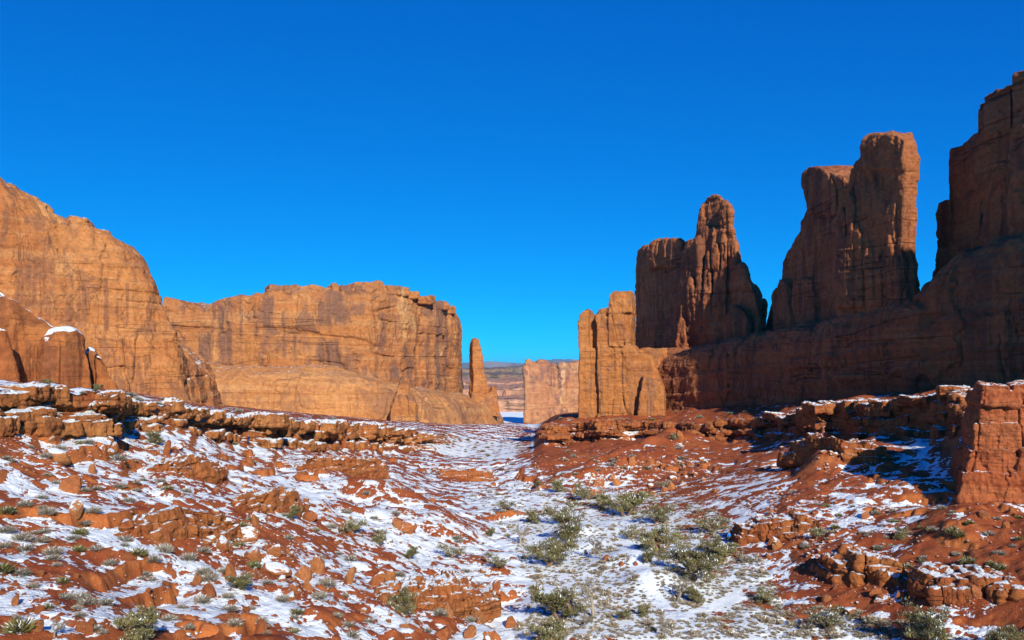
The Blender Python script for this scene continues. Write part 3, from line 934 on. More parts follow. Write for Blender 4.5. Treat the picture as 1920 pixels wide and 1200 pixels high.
# twin tower
bm = bmesh.new()
TA, TB = plan(1690, 230), plan(1568, 259)
to = lambda d: ((TA[0] + d, TA[1]), (TB[0] + d, TB[1]))
fin(bm, [(1568, 640), (1570, 480), (1568, 400), (1572, 356), (1594, 345), (1598, 320), (1612, 300), (1619, 294), (1616, 275), (1624, 260), (1640, 252), (1664, 249), (1686, 253), (1694, 262), (1694, 300),
         (1698, 320), (1695, 345), (1692, 420), (1690, 470), (1696, 510), (1699, 560), (1699, 640)], *to(0), 14, 3.6)
for l, r, t, d in ((1570, 1584, 385, 1.6), (1586, 1597, 355, 1.8), (1600, 1614, 420, 1.0), (1622, 1634, 450, 0.9), (1640, 1650, 470, 0.8), (1660, 1672, 440, 0.9), (1676, 1686, 480, .8)):
    fin(bm, [(l - 2, 575), (l, t + 30), ((l + r) / 2, t), (r, t + 25), (r + 2, 575)], *to(-d), 3)
fin(bm, [(1616, 320), (1615, 272), (1628, 256), (1645, 251), (1682, 253), (1694, 262), (1694, 318)], *to(-0.9), 8, 4)
UA, UB = plan(1600, 264), plan(1440, 348)
fin(bm, [(1432, 640), (1440, 590), (1452, 560), (1466, 524), (1469, 492), (1490, 456), (1504, 425), (1513, 390), (1514, 366), (1506, 348), (1505, 326), (1524, 313), (1546, 319), (1570, 330), (1590, 342), (1592, 620)], UA, UB, 14)
fin(bm, [(1518, 400), (1507, 352), (1506, 330), (1514, 316), (1526, 312), (1543, 319), (1556, 331), (1566, 350), (1570, 400)], plan(1600, 262.5), plan(1440, 345), 12)
fin(bm, [(1448, 620), (1450, 545), (1460, 524), (1472, 527), (1478, 560), (1486, 620)], plan(1600, 259), plan(1440, 337), 8)
fin(bm, [(1484, 615), (1486, 535), (1500, 522), (1520, 525), (1526, 560), (1528, 610)], plan(1600, 261), plan(1440, 342), 6)
me = voxelize(bm, "rock_tower", 0.26, 3, m_tower)
displace(me, s=0.42, seed=560, big=0.7, flute=1.0, strata=0.8, fine=0.8, crack=1.1)
link("rock_tower", me, "twin headed dark tower, its taller square head with a sunlit right edge", "rock tower")

# near cliff at the right edge
bm = bmesh.new()
RA, RB = plan(1755, 242), plan(1920, 206)
ro = lambda d: ((RA[0] + d, RA[1]), (RB[0] + d, RB[1]))
fin(bm, [(1762, 520), (1756, 460), (1754, 400), (1762, 378), (1780, 372), (1800, 380), (1812, 520)], *ro(1), 12)
fin(bm, [(1776, 520), (1778, 420), (1776, 300), (1779, 282), (1800, 268), (1826, 250), (1842, 246), (1850, 520)], *ro(0), 22)
fin(bm, [(1828, 520), (1832, 300), (1829, 205), (1833, 192), (1856, 178), (1880, 164), (1893, 160), (1898, 520)], *ro(-1.5), 22)
fin(bm, [(1890, 520), (1897, 300), (1894, 152), (1899, 134), (1920, 124), (1960, 112), (1985, 115), (2015, 250), (2090, 280), (2260, 180), (2260, 520)], *ro(-3), 26)
fin(bm, [(1893, 520), (1890, 240), (1905, 230), (1940, 220), (1960, 520)], *ro(-4.5), 10)
fin(bm, [(1740, 620), (1748, 510), (1762, 468), (1800, 456), (1860, 440), (1960, 420), (2260, 400), (2260, 620)], *ro(-0.5), 30)
me = voxelize(bm, "cliff", 0.28, 3, m_tower)
displace(me, s=0.5, seed=580, big=0.8, flute=0.7, strata=0.6, fine=0.7, crack=1.0)
near_cliff = link("cliff", me, "dark cliff of stepped pillars rising highest at the upper right edge", "cliff")

bm = bmesh.new()  # unseen run of the cliff, height and thickness shaped to shade the right ledge
fin(bm, [(2180, 700), (2230, 220), (2330, 60), (2465, -100), (2624, -290), (2957, -690), (3700, -1390), (5200, -2300), (6400, -2500), (6400, 1800)], *ro(3), 8)
me = voxelize(bm, "shoulder", 1.0, 2, m_tower)
displace(me, s=0.8, seed=590, big=1.0, flute=0.8, strata=0.6, fine=0.6, crack=0)
link("shoulder", me, parent=near_cliff)

# red block on the right
bm = bmesh.new()
KA, KB = plan(1800, 126), plan(1960, 122)
ko = lambda d: ((KA[0], KA[1] + d), (KB[0], KB[1] + d))
fin(bm, [(1798, 960), (1800, 905), (1806, 880), (1812, 855), (1828, 840), (1830, 790), (1838, 770), (1838, 735), (2200, 720), (2200, 960)], *ko(1.5), 14)
RBK = random.Random(4)
for t, b, l, o_, w0, w1 in ((719, 762, 1838, 0.0, 50, 90), (758, 800, 1837, 0.9, 90, 200), (794, 850, 1826, 0.2, 70, 170), (842, 895, 1812, -0.3, 60, 150), (884, 945, 1800, -0.8, 60, 130)):
    x = l
    while x < 2200:
        w = RBK.uniform(w0, w1)
        j = RBK.uniform(-0.35, 0.35)
        q = RBK.uniform(2, 7)
        fin(bm, [(x - 1, b + RBK.uniform(-4, 6)), (x - 2, (t + b) / 2 + 8), (x + q, t + RBK.uniform(0, 5)), (x + w * .5, t + RBK.uniform(-3, 3)), (x + w - q, t + RBK.uniform(0, 5)), (x + w + 3, (t + b) / 2), (x + w + 2, b)], *ko(o_ + j), 8)
        x += w
me = voxelize(bm, "rock_block", 0.13, 3, m_block)
displace(me, s=0.30, seed=600, big=0.9, flute=0.5, strata=1.4, fine=1.5, crack=1.2)
link("rock_block", me, "square red bluff of stacked rock courses at the right edge, snow on top", "rock bluff")

# ------------------------------------------------------------------ far country
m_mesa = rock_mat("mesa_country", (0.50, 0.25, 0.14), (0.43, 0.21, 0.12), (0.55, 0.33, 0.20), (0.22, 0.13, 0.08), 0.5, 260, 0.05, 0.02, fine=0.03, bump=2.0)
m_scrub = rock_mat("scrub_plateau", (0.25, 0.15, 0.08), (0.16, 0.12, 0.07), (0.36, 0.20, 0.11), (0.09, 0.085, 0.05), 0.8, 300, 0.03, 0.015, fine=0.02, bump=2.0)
M_ = Mat("mountain_forest")
m_mount = M_.out(M_.mix(M_.rng(M_.noise(0.0012, 5, 0.6), 0.4, 0.6), (0.10, 0.09, 0.07), (0.20, 0.17, 0.14)))


def ridge(name, Y0, rows_top, row_foot, depth, mat, seed, amp, label=None, cat=None, kind=None):
    """a long scarp right across the view"""
    st = []
    for px, r in rows_top:
        st.append((px, Y0, row_foot, r))
    me = loft(name, st, [(0, amp * 1.2), (0.25, amp * 0.5), (0.5, amp * 0.25), (0.9, 0), (1, -amp * 0.2)], 420, 60, depth, mat, disp=dict(s=amp / 3.0, seed=seed, big=0.9, flute=0.9, strata=0.5, fine=0.6, crack=0))
    return link(name, me, label, cat, kind=kind)


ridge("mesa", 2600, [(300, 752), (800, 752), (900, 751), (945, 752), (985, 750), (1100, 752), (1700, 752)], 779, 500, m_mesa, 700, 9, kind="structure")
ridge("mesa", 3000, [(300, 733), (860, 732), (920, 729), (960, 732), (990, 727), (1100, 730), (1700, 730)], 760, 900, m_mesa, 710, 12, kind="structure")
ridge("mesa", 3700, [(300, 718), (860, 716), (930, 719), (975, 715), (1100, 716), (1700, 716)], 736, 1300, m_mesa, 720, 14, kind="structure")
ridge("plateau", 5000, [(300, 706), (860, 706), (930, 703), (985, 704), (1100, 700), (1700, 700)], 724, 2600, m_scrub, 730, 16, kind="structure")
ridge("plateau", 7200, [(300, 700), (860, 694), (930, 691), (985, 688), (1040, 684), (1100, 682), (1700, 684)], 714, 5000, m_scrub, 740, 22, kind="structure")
ridge("mountain", 26000, [(200, 690), (820, 683), (858, 681.5), (900, 679), (930, 679), (975, 682), (1000, 681), (1030, 676), (1045, 674.5), (1080, 675), (1200, 680), (1900, 690)], 702, 7000, m_mount, 750, 40, kind="structure")

# ------------------------------------------------------------------ broken blocks of the ledges
def ledge_blocks(name, p0, p1, courses, size, parent, seed, mat):
    R = random.Random(seed)
    r5, r6 = np.where(seg == 6)[0][0], np.where(seg == 7)[0][0]
    c = np.where((pxs >= p0) & (pxs <= p1))[0]
    foot = np.stack([TX[r5, c], TY[r5, c], TZ[r5, c]], 1)
    lip = np.stack([TX[r6, c], TY[r6, c], TZ[r6, c]], 1)
    foot = smooth_cols(foot, 5)
    mid = (foot + lip) / 2
    arc = np.concatenate([[0], np.cumsum(np.hypot(np.diff(mid[:, 0]), np.diff(mid[:, 1])))])
    tg = smooth_cols(np.gradient(mid[:, :2], axis=0), 15)
    tg /= np.linalg.norm(tg, axis=1)[:, None]
    bm = bmesh.new()
    for lo, hi, w0, w1, pr0, pr1, prob in courses:
        sx = 0.0
        while sx < arc[-1]:
            Yh = np.interp(sx, arc, mid[:, 1])
            k = max(1.0, Yh / 140)
            w = w0 * k * math.exp(R.random() ** 1.3 * math.log(w1 / w0 * 1.6))
            if R.random() < prob:
                m = sx + w / 2
                f = np.array([np.interp(m, arc, foot[:, q]) for q in range(3)])
                l = np.array([np.interp(m, arc, lip[:, q]) for q in range(3)])
                t = np.array([np.interp(m, arc, tg[:, 0]), np.interp(m, arc, tg[:, 1])])
                n = np.array([t[1], -t[0]])
                h = l[2] - f[2]
                za = f[2] + h * (lo + R.uniform(-.03, .03))
                zb = f[2] + h * (hi + R.uniform(-.05, .05))
                pr = R.uniform(pr0, pr1) * min(k, 1.6)
                cx = l[:2] if hi > 0.55 else f[:2]
                a = R.uniform(-.2, .2)
                t2 = t * math.cos(a) + n * math.sin(a)
                n2 = n * math.cos(a) - t * math.sin(a)
                g = R.uniform(-0.05, 0.035)
                vs = []
                for z in (za, zb):
                    for u, v in ((-1, -1), (1, -1), (1, 1), (-1, 1)):
                        q = cx + t2 * (u * w * (0.5 - g) * R.uniform(.9, 1.02)) + n2 * (pr * R.uniform(.85, 1.1) if v > 0 else -3.0 * k)
                        vs.append(bm.verts.new((q[0], q[1], z + R.uniform(-.16, .16) * h * .3)))
                for fc in ((3, 2, 1, 0), (4, 5, 6, 7), (0, 1, 5, 4), (1, 2, 6, 5), (2, 3, 7, 6), (3, 0, 4, 7)):
                    bm.faces.new([vs[q] for q in fc])
            sx += w
    me = voxelize(bm, name, size, 0, mat)
    displace(me, s=0.24 if size < .25 else 0.36, seed=seed, big=0.5, flute=0.3, strata=2.2, fine=1.5, crack=1.2, slab=1.6)
    return link(name, me, parent=parent)


led_l, led_r = bpy.data.objects["rock_ledge"], bpy.data.objects["rock_ledge.001"]
m_cap = rock_mat("caprock_stone", (0.46, 0.185, 0.055), (0.41, 0.145, 0.042), (0.50, 0.22, 0.075),
                 (0.24, 0.085, 0.04), 0.55, 9, 0.7, 0.5, snow=(0.70, 0.80), fine=1.6, bump=0.18)
ledge_blocks("caprock", -300, 500, [(.68, 1.04, 1.6, 5.0, .5, 1.7, .93), (.56, .70, 1.2, 4.5, .2, 1.2, .8), (.30, .44, 1.5, 5, -.3, .6, .5), (-.12, .22, 1.2, 3.0, .3, 1.5, .6)], 0.17, led_l, 801, m_cap)
ledge_blocks("caprock", 500, 815, [(.66, 1.04, 2.0, 5.0, .4, 1.5, .92), (.40, .64, 1.6, 4.5, .1, 1.0, .75), (-.1, .24, 1.4, 3.5, .2, 1.3, .55)], 0.3, led_l, 802, m_cap)
ledge_blocks("caprock", 1026, 1420, [(.76, 1.03, 1.8, 4.0, .5, 1.5, .95), (.52, .74, 1.2, 2.6, .3, 1.3, .85), (.30, .52, 1.2, 2.6, .2, 1.2, .7), (-.05, .2, 1.2, 3.0, .2, 1.0, .4)], 0.28, led_r, 803, m_ledge_bare)
ledge_blocks("caprock", 1420, 1850, [(.82, 1.04, 1.6, 4.5, .5, 1.6, .9), (.62, .80, 1.4, 4, .2, 1.2, .8), (.34, .58, 1.8, 5, 0, .9, .7), (-.08, .2, 1.4, 4.0, .2, 1.4, .55)], 0.2, led_r, 804, m_ledge)

# ------------------------------------------------------------------ outcrops in the slopes
def outcrop(px0, px1, tops, foot, label, seed, thick=5.0):
    """a low broken band of rock in the slope; tops: rows of its upper edge, foot: row of its lower edge"""
    R = random.Random(seed)
    bm = bmesh.new()
    n = max(5, int((px1 - px0) / 22))
    xs = np.linspace(px0, px1, n)
    fy = np.interp(xs, [px0, px1], foot)
    ty = np.interp(xs, np.linspace(px0, px1, len(tops)), tops)
    Y = np.array([on_ground(float(x), float(f)).y for x, f in zip(xs, fy)])
    Y = np.interp(xs, [px0, (px0 + px1) / 2, px1], [np.median(Y[:n // 3 + 1]), np.median(Y), np.median(Y[-n // 3:])])
    # beds laid one on another, each a continuous wavering slab
    beds = 3
    for k in range(beds):
        lo, hi = k / beds, (k + 1) / beds
        a0, a1 = R.uniform(0, .12), R.uniform(.86, 1)
        fr, bk = [], []
        m = n + 4
        qs = np.linspace(a0 if k else 0, a1 if k else 1, m)
        for q in qs:
            x = px0 + (px1 - px0) * q
            f, t = np.interp(x, xs, fy), np.interp(x, xs, ty)
            h = (f - t)
            fr.append((x, f - h * (hi + R.uniform(-.04, .05) * (1 + 2 * (k == beds - 1))), np.interp(x, xs, Y) + k * .5 + R.uniform(-.7, .5)))
        vs_t = [W(x, y, d) for x, y, d in fr]
        vs_b = [W(x, np.interp(x, xs, fy) - (np.interp(x, xs, fy) - np.interp(x, xs, ty)) * lo + (10 if k == 0 else 3), d + (0 if k == 0 else R.uniform(-.2, .2))) for x, y, d in fr]
        back = np.array((0, thick, 0))
        T_ = [bm.verts.new(v) for v in vs_t]
        B_ = [bm.verts.new(v) for v in vs_b]
        T2 = [bm.verts.new(v + back) for v in vs_t]
        B2 = [bm.verts.new(v + back - np.array((0, 0, 1.0))) for v in vs_b]
        for i in range(m - 1):
            bm.faces.new((B_[i], B_[i + 1], T_[i + 1], T_[i]))
            bm.faces.new((T_[i], T_[i + 1], T2[i + 1], T2[i]))
            bm.faces.new((T2[i], T2[i + 1], B2[i + 1], B2[i]))
            bm.faces.new((B2[i], B2[i + 1], B_[i + 1], B_[i]))
        bm.faces.new((B_[0], T_[0], T2[0], B2[0]))
        bm.faces.new((B_[-1], B2[-1], T2[-1], T_[-1]))
    me = voxelize(bm, "rock_outcrop", 0.13, 2, m_ledge)
    displace(me, s=0.30, seed=seed, big=0.9, flute=0.4, strata=1.6, fine=1.5, crack=1.5, slab=1.7)
    link("rock_outcrop", me, label, "rock outcrop", "low rock bands in the slopes")


outcrop(206, 425, [1000, 975, 968, 972, 985], (1026, 1004), "orange rock band with a dark overhang at its left end, left of the boulder pile", 1001)
outcrop(690, 935, [1118, 1108, 1100, 1104, 1122], (1142, 1150), "low orange rock band in the lower middle with snow capped stones on it", 1002)
outcrop(440, 560, [932, 926, 934], (962, 960), "small orange rock band under a snow field on the upper left slope", 1003)
outcrop(560, 720, [862, 858, 866], (884, 890), "long orange rock band high on the left slope right of the dark hiker", 1004)
outcrop(1560, 1720, [1062, 1046, 1052, 1070], (1092, 1098), "red rock band with dark hollows on the lower right slope", 1005)
outcrop(1735, 1925, [1092, 1084, 1090, 1088], (1118, 1124), "red blocky rock band at the right edge of the lower slope", 1006)
outcrop(1385, 1560, [992, 978, 970, 975], (1018, 1004), "broken red rock band right of the valley bushes, half shadowed", 1007)
outcrop(820, 930, [885, 880, 888], (898, 902), "faint orange rock band below the far snow slope left of the valley head", 1008)
outcrop(280, 400, [872, 866, 874], (892, 896), "short red rock band on the upper left slope amid snow", 1009)
outcrop(1470, 1680, [836, 824, 822, 832, 842], (858, 868), "red crumbling rock band on the knoll below the shadowed ledge", 1010, 4)

# ------------------------------------------------------------------ boulders
def stone_mesh(name, seed, sub, flat, cuts, mat):
    R = np.random.default_rng(seed)
    bm = bmesh.new()
    bmesh.ops.create_icosphere(bm, subdivisions=sub, radius=1.0)
    me = bpy.data.meshes.new(name)
    bm.to_mesh(me)
    bm.free()
    V = get_co(me)
    for _ in range(cuts):
        n = R.normal(size=3)
        n /= np.linalg.norm(n)
        d = R.uniform(0.42, 0.78)
        e = np.maximum(0, V @ n - d)
        V = V - e[:, None] * n * 0.92
    V *= 1 + 0.16 * (fbm(V * 1.3 + seed, 3, seed) - 0.5)[:, None] + 0.07 * (fbm(V * 4 + seed, 3, seed + 1) - 0.5)[:, None]
    V *= np.array([1.0, R.uniform(.7, .95), flat])
    V /= np.abs(V[:, 0]).max()
    V[:, 2] += 0.45 * flat
    set_co(me, V)
    me.polygons.foreach_set("use_smooth", np.zeros(len(me.polygons), dtype=bool))
    me.materials.append(mat)
    return me


STONES = [stone_mesh("boulder", 900 + k, 4, f, 12, m_boulder) for k, f in enumerate((.62, .5, .75, .42, .85, .6, .95, .55))]
BARE = [stone_mesh("boulder", 950 + k, 4, f, 12, m_boulder_bare) for k, f in enumerate((.62, .8, .95, .5))]


def put_boulder(px, py, w, h, label, group="boulders scattered over the slopes", bare=False, k=None, rot=None):
    p = on_ground(px, py)
    r = w / 2 / F * p.y
    src = BARE if bare else STONES
    me = src[(k if k is not None else random.randrange(99)) % len(src)]
    o = link("boulder", me, label, "boulder", group)
    hz = h / F * p.y
    mh = max(v.co.z for v in me.vertices)
    o.location = (p.x, p.y + r * 0.5, p.z - 0.22 * hz)
    o.scale = (r, r, hz * 1.2 / mh)
    o.rotation_euler = (random.uniform(-.25, .25), random.uniform(-.25, .25), rot if rot is not None else random.uniform(0, 6.28))
    return o


HAND = [
    (127, 920, 44, 28, "large oval tan boulder lying bare on red soil on the left slope", 1),
    (100, 862, 46, 20, "long flat tan boulder under a grey bush on the left slope", 0),
    (310, 852, 14, 26, "small upright pointed stone on the left slope snow", 1),
    (330, 870, 40, 18, "flat brown slab right beside the small pointed stone", 0),
    (208, 848, 22, 16, "rounded stone in snow below the notch of the left ledge", 0),
    (170, 888, 16, 18, "squat stone block beside a shrub on the upper left slope", 0),
    (136, 964, 34, 22, "snow capped boulder in the hollow at the left, above the overhang", 0),
    (408, 992, 46, 22, "broad flat boulder edged with snow at the top of the left boulder pile", 0),
    (398, 1012, 34, 16, "low flat boulder under the broad snow edged one in the left pile", 0),
    (450, 1012, 52, 24, "big tan boulder with a dark spotted face in the left boulder pile", 0),
    (412, 1032, 30, 26, "dark sided boulder below the middle of the left boulder pile", 0),
    (475, 985, 18, 20, "narrow boulder at the right end of the left boulder pile", 0),
    (304, 1016, 34, 32, "upright orange boulder leaning on the outcrop left of the boulder pile", 1),
    (430, 1092, 28, 34, "upright tan boulder beside the round green juniper on the lower left", 1),
    (390, 1120, 30, 22, "tilted orange boulder in the snow below the left boulder pile", 1),
    (366, 1096, 24, 18, "small orange boulder in the snow under a grey bush at lower left", 1),
    (152, 1188, 34, 22, "round orange boulder beside a bare bush at the bottom left", 1),
    (172, 1176, 18, 16, "small orange boulder behind the round one at the bottom left", 1),
    (62, 1182, 26, 18, "orange boulder by a snow patch near the bottom left corner", 1),
    (24, 1136, 22, 20, "tilted boulder with a dark shadowed side at the left edge", 1),
    (70, 1150, 20, 14, "small rounded boulder next to a snow patch at the left edge", 1),
    (466, 1050, 46, 24, "snow capped boulder left of the dark red slab", 0),
    (514, 1042, 40, 22, "tan snow capped boulder above the dark red slab", 0),
    (508, 1080, 52, 22, "dark red flat slab with a snow cap among the middle boulders", 0),
    (572, 1088, 42, 30, "large snow capped boulder beside a bare twig in the middle boulders", 0),
    (592, 1074, 28, 34, "tall rounded boulder behind the large one in the middle boulders", 0),
    (552, 1112, 30, 20, "low snow capped boulder in front of the large middle boulders", 0),
    (576, 1108, 24, 24, "rounded boulder at the right front of the middle boulders", 0),
    (542, 1124, 34, 12, "thin tilted slab lying in the snow under the middle boulders", 0),
    (648, 1092, 24, 34, "upright boulder with a snow cap right of the middle boulders", 0),
    (704, 1100, 36, 26, "wide tan boulder under a thick snow cap right of the middle boulders", 0),
    (728, 1092, 20, 24, "small boulder at the right shoulder of the wide snow capped one", 0),
    (722, 1132, 20, 16, "small orange boulder beside the round juniper in the lower middle", 1),
    (842, 1096, 30, 16, "snow capped boulder on the left end of the low orange outcrop", 0),
    (872, 1098, 34, 14, "flat snow capped boulder on the right end of the low orange outcrop", 0),
    (840, 1156, 24, 22, "snow capped boulder at the foot of the low orange outcrop", 0),
    (896, 1164, 34, 24, "dark sided snow capped boulder behind a grey bush, lower middle", 0),
    (959, 1178, 30, 20, "lone faceted boulder in smooth snow left of the big bottom juniper", 1),
    (928, 1106, 26, 18, "snow capped rounded boulder on the red nose above the valley snow", 0),
    (762, 1000, 34, 22, "tan boulder with a sharp snow cap in the middle of the left slope", 0),
    (742, 990, 34, 16, "long orange boulder behind the sharp snow capped one", 1),
    (578, 978, 34, 18, "orange boulder beside a green bush in the middle of the left slope", 1),
    (640, 1000, 22, 14, "small red boulder in front of a green bush on the left slope", 1),
    (486, 1198, 28, 26, "rounded boulder at the bottom edge left of centre", 1),
    (830, 1200, 44, 24, "large rounded orange boulder cut by the bottom edge", 1),
    (880, 1198, 36, 22, "orange boulder beside the one cut by the bottom edge", 1),
    (1184, 876, 18, 18, "round reddish boulder on the crest of the sunlit spur", 1),
    (1220, 876, 18, 16, "pale tilted boulder right of the round one on the sunlit spur", 1),
    (1276, 829, 20, 20, "pointed slab standing on the ridge at the edge of the shadow", 1),
    (1122, 912, 24, 16, "orange boulder at the foot of the sunlit spur", 0),
    (1116, 930, 24, 14, "round snow capped boulder in the valley snow below the spur", 0),
    (1074, 924, 14, 10, "small snow capped boulder beside a bush below the spur", 0),
    (1156, 912, 16, 14, "dark sided boulder between the spur and the valley bushes", 0),
    (1260, 918, 18, 14, "yellowish boulder with a snow cap right of the valley head", 0),
    (1136, 1052, 16, 10, "small orange stone beside the leaning bare tree in the valley", 1),
    (1163, 1064, 14, 9, "small orange stone at the start of the snowy footpath", 1),
    (1192, 1062, 9, 8, "tiny orange stone right beside the footpath", 1),
    (1623, 972, 16, 14, "small yellow boulder in snow below the big shadow", 0),
    (1852, 972, 26, 14, "rounded red boulder half buried in red soil below the bluff", 1),
    (1888, 990, 22, 14, "dark sided boulder on red soil near the right edge", 1),
    (1690, 1124, 20, 14, "small dark sided boulder on bare red soil, lower right", 1),
    (1655, 1130, 30, 12, "low red slab with snow beside it on bare soil, lower right", 0),
    (1600, 1152, 40, 14, "long tilted slab edged with snow at the foot of the right slope", 0),
    (1424, 1004, 34, 26, "big orange boulder among the shadowed rocks at the right of the valley", 1),
    (1470, 1008, 40, 24, "broad orange boulder below the big shadow, right of the valley", 1),
    (1590, 1080, 44, 30, "large cleft red boulder with a snow strip on the right slope", 1),
    (1640, 1072, 36, 28, "round topped red boulder with a dark hollow on the right slope", 1),
    (1780, 1110, 44, 22, "wide red boulder in the row of outcrops at lower right", 1),
    (1830, 1120, 40, 22, "blocky red boulder near the right end of the outcrop row", 1),
]
for k, (px, py, w, h, lab, bare) in enumerate(HAND):
    put_boulder(px, py, w, h, lab, bare=bool(bare), k=k)


def in_poly(x, y, poly):
    c = False
    n = len(poly)
    for i in range(n):
        x1, y1 = poly[i]
        x2, y2 = poly[(i + 1) % n]
        if (y1 > y) != (y2 > y) and x < (x2 - x1) * (y - y1) / (y2 - y1) + x1:
            c = not c
    return c


def scatter(poly, n, R):
    xs, ys = [p[0] for p in poly], [p[1] for p in poly]
    out = []
    while len(out) < n:
        x, y = R.uniform(min(xs), max(xs)), R.uniform(min(ys), max(ys))
        if in_poly(x, y, poly):
            out.append((x, y))
    return out


FIELDS = [
    ([(355, 965), (480, 955), (600, 1050), (620, 1115), (470, 1115), (400, 1060)], 52, (8, 24), 0, "snow capped boulder in the rock fall on the lower left slope"),
    ([(0, 790), (230, 810), (420, 850), (560, 930), (420, 940), (0, 900)], 34, (7, 20), 0, "small snow dusted boulder on the upper left slope below the ledge"),
    ([(560, 880), (820, 920), (900, 1040), (640, 1030), (520, 960)], 26, (6, 18), 0, "small snow dusted boulder on the middle of the left slope"),
    ([(1060, 905), (1180, 865), (1330, 860), (1350, 930), (1180, 940)], 36, (6, 16), 0, "orange boulder in the rock fall along the sunlit spur"),
    ([(1370, 905), (1560, 930), (1600, 1080), (1440, 1050)], 34, (8, 24), 0, "orange boulder in the broken rocks right of the valley"),
    ([(1480, 1060), (1900, 1060), (1900, 1150), (1540, 1130)], 26, (8, 26), 1, "bare red boulder on the lower right slope"),
    ([(0, 1060), (340, 1080), (520, 1180), (0, 1195)], 20, (7, 16), 1, "small orange boulder in the soil at the lower left"),
    ([(1440, 830), (1560, 800), (1700, 850), (1560, 900)], 20, (6, 14), 0, "small boulder on the red knoll in front of the shadowed ledge"),
    ([(640, 1090), (930, 1060), (940, 1190), (700, 1190)], 16, (7, 18), 0, "snow capped boulder around the low orange outcrop"),
]
R_ = random.Random(31)
for poly, n, (a, b), bare, lab in FIELDS:
    for px, py in scatter(poly, n, R_):
        w = a + (b - a) * R_.random() ** 2
        put_boulder(px, py, w, w * R_.uniform(.4, .68), lab, group=lab.replace("boulder", "boulders", 1), bare=bool(bare))

# loose rubble: far too many to count
def rubble():
    R = random.Random(77)
    base = []
    for k in range(6):
        me = stone_mesh("pebble", 980 + k, 2, R.uniform(.5, .8), 6, m_boulder)
        Q = np.array([p.vertices[:] for p in me.polygons])
        base.append((get_co(me), Q))
        bpy.data.meshes.remove(me)
    VV, QQ, off = [], [], 0
    areas = [(f[0], f[1] * 11) for f in FIELDS] + [([(0, 800), (900, 860), (900, 1200), (0, 1200)], 700), ([(1400, 860), (1920, 940), (1920, 1180), (1480, 1100)], 500),
                                                  ([(1000, 850), (1300, 830), (1300, 900), (950, 905)], 300), ([(0, 815), (500, 850), (780, 850), (780, 870), (450, 880), (0, 850)], 350)]
    for poly, n in areas:
        for px, py in scatter(poly, n, R):
            p = on_ground(px, py)
            r = (0.9 + 3.6 * R.random() ** 4) / F * p.y
            B, Q = base[R.randrange(6)]
            a = R.uniform(0, 6.28)
            c_, s_ = math.cos(a), math.sin(a)
            M3 = np.array([[c_, -s_, 0], [s_, c_, 0], [0, 0, 1]]) * r
            VV.append(B @ M3.T + np.array((p.x, p.y, p.z - .1 * r)))
            QQ.append(Q + off)
            off += len(B)
    me = np_mesh("rubble", np.concatenate(VV), np.concatenate(QQ), [m_rubble])
    link("rubble", me, "loose snow dusted stones strewn over the red slopes", "rubble", kind="stuff")


rubble()

# ------------------------------------------------------------------ plants
def leaf_mat(name, c1, c2, sc=1.2):
    M = Mat(name, 0.8)
    oi = N(M.nt, "ShaderNodeObjectInfo")
    col = M.mix(M.rng(M.noise(sc, 3), 0.35, 0.65), c1, c2)
    col = M.scale_col(col, M.rng(oi.outputs['Random'], 0, 1, .8, 1.2, False))
    return M.out(col)


m_jun = leaf_mat("juniper_foliage", (0.22, 0.192, 0.072), (0.14, 0.130, 0.055))
m_grey = leaf_mat("grey_twigs", (0.30, 0.25, 0.18), (0.22, 0.19, 0.135))
m_sage = leaf_mat("sagebrush_foliage", (0.40, 0.315, 0.205), (0.28, 0.23, 0.15), 2.0)
m_green = leaf_mat("green_shrub_foliage", (0.20, 0.175, 0.05), (0.14, 0.135, 0.05), 2.0)
m_bark = leaf_mat("juniper_bark", (0.24, 0.15, 0.09), (0.16, 0.10, 0.065))
M_ = Mat("snow_on_plants")
m_psnow = M_.out(SNOW)


def tube(VV, FF, pts, rads, n=6):
    off = sum(len(v) for v in VV)
    pts = np.array(pts)
    d = np.gradient(pts, axis=0)
    ring = []
    for p, t, r in zip(pts, d, rads):
        t = t / (np.linalg.norm(t) + 1e-9)
        a = np.cross(t, (0.3, 0.9, 0.1))
        a /= np.linalg.norm(a) + 1e-9
        b = np.cross(t, a)
        an = np.arange(n) / n * 2 * math.pi
        ring.append(p + r * (np.cos(an)[:, None] * a + np.sin(an)[:, None] * b))
    VV.append(np.concatenate(ring))
    for i in range(len(pts) - 1):
        for k in range(n):
            FF.append((off + i * n + k, off + i * n + (k + 1) % n, off + (i + 1) * n + (k + 1) % n, off + (i + 1) * n + k))


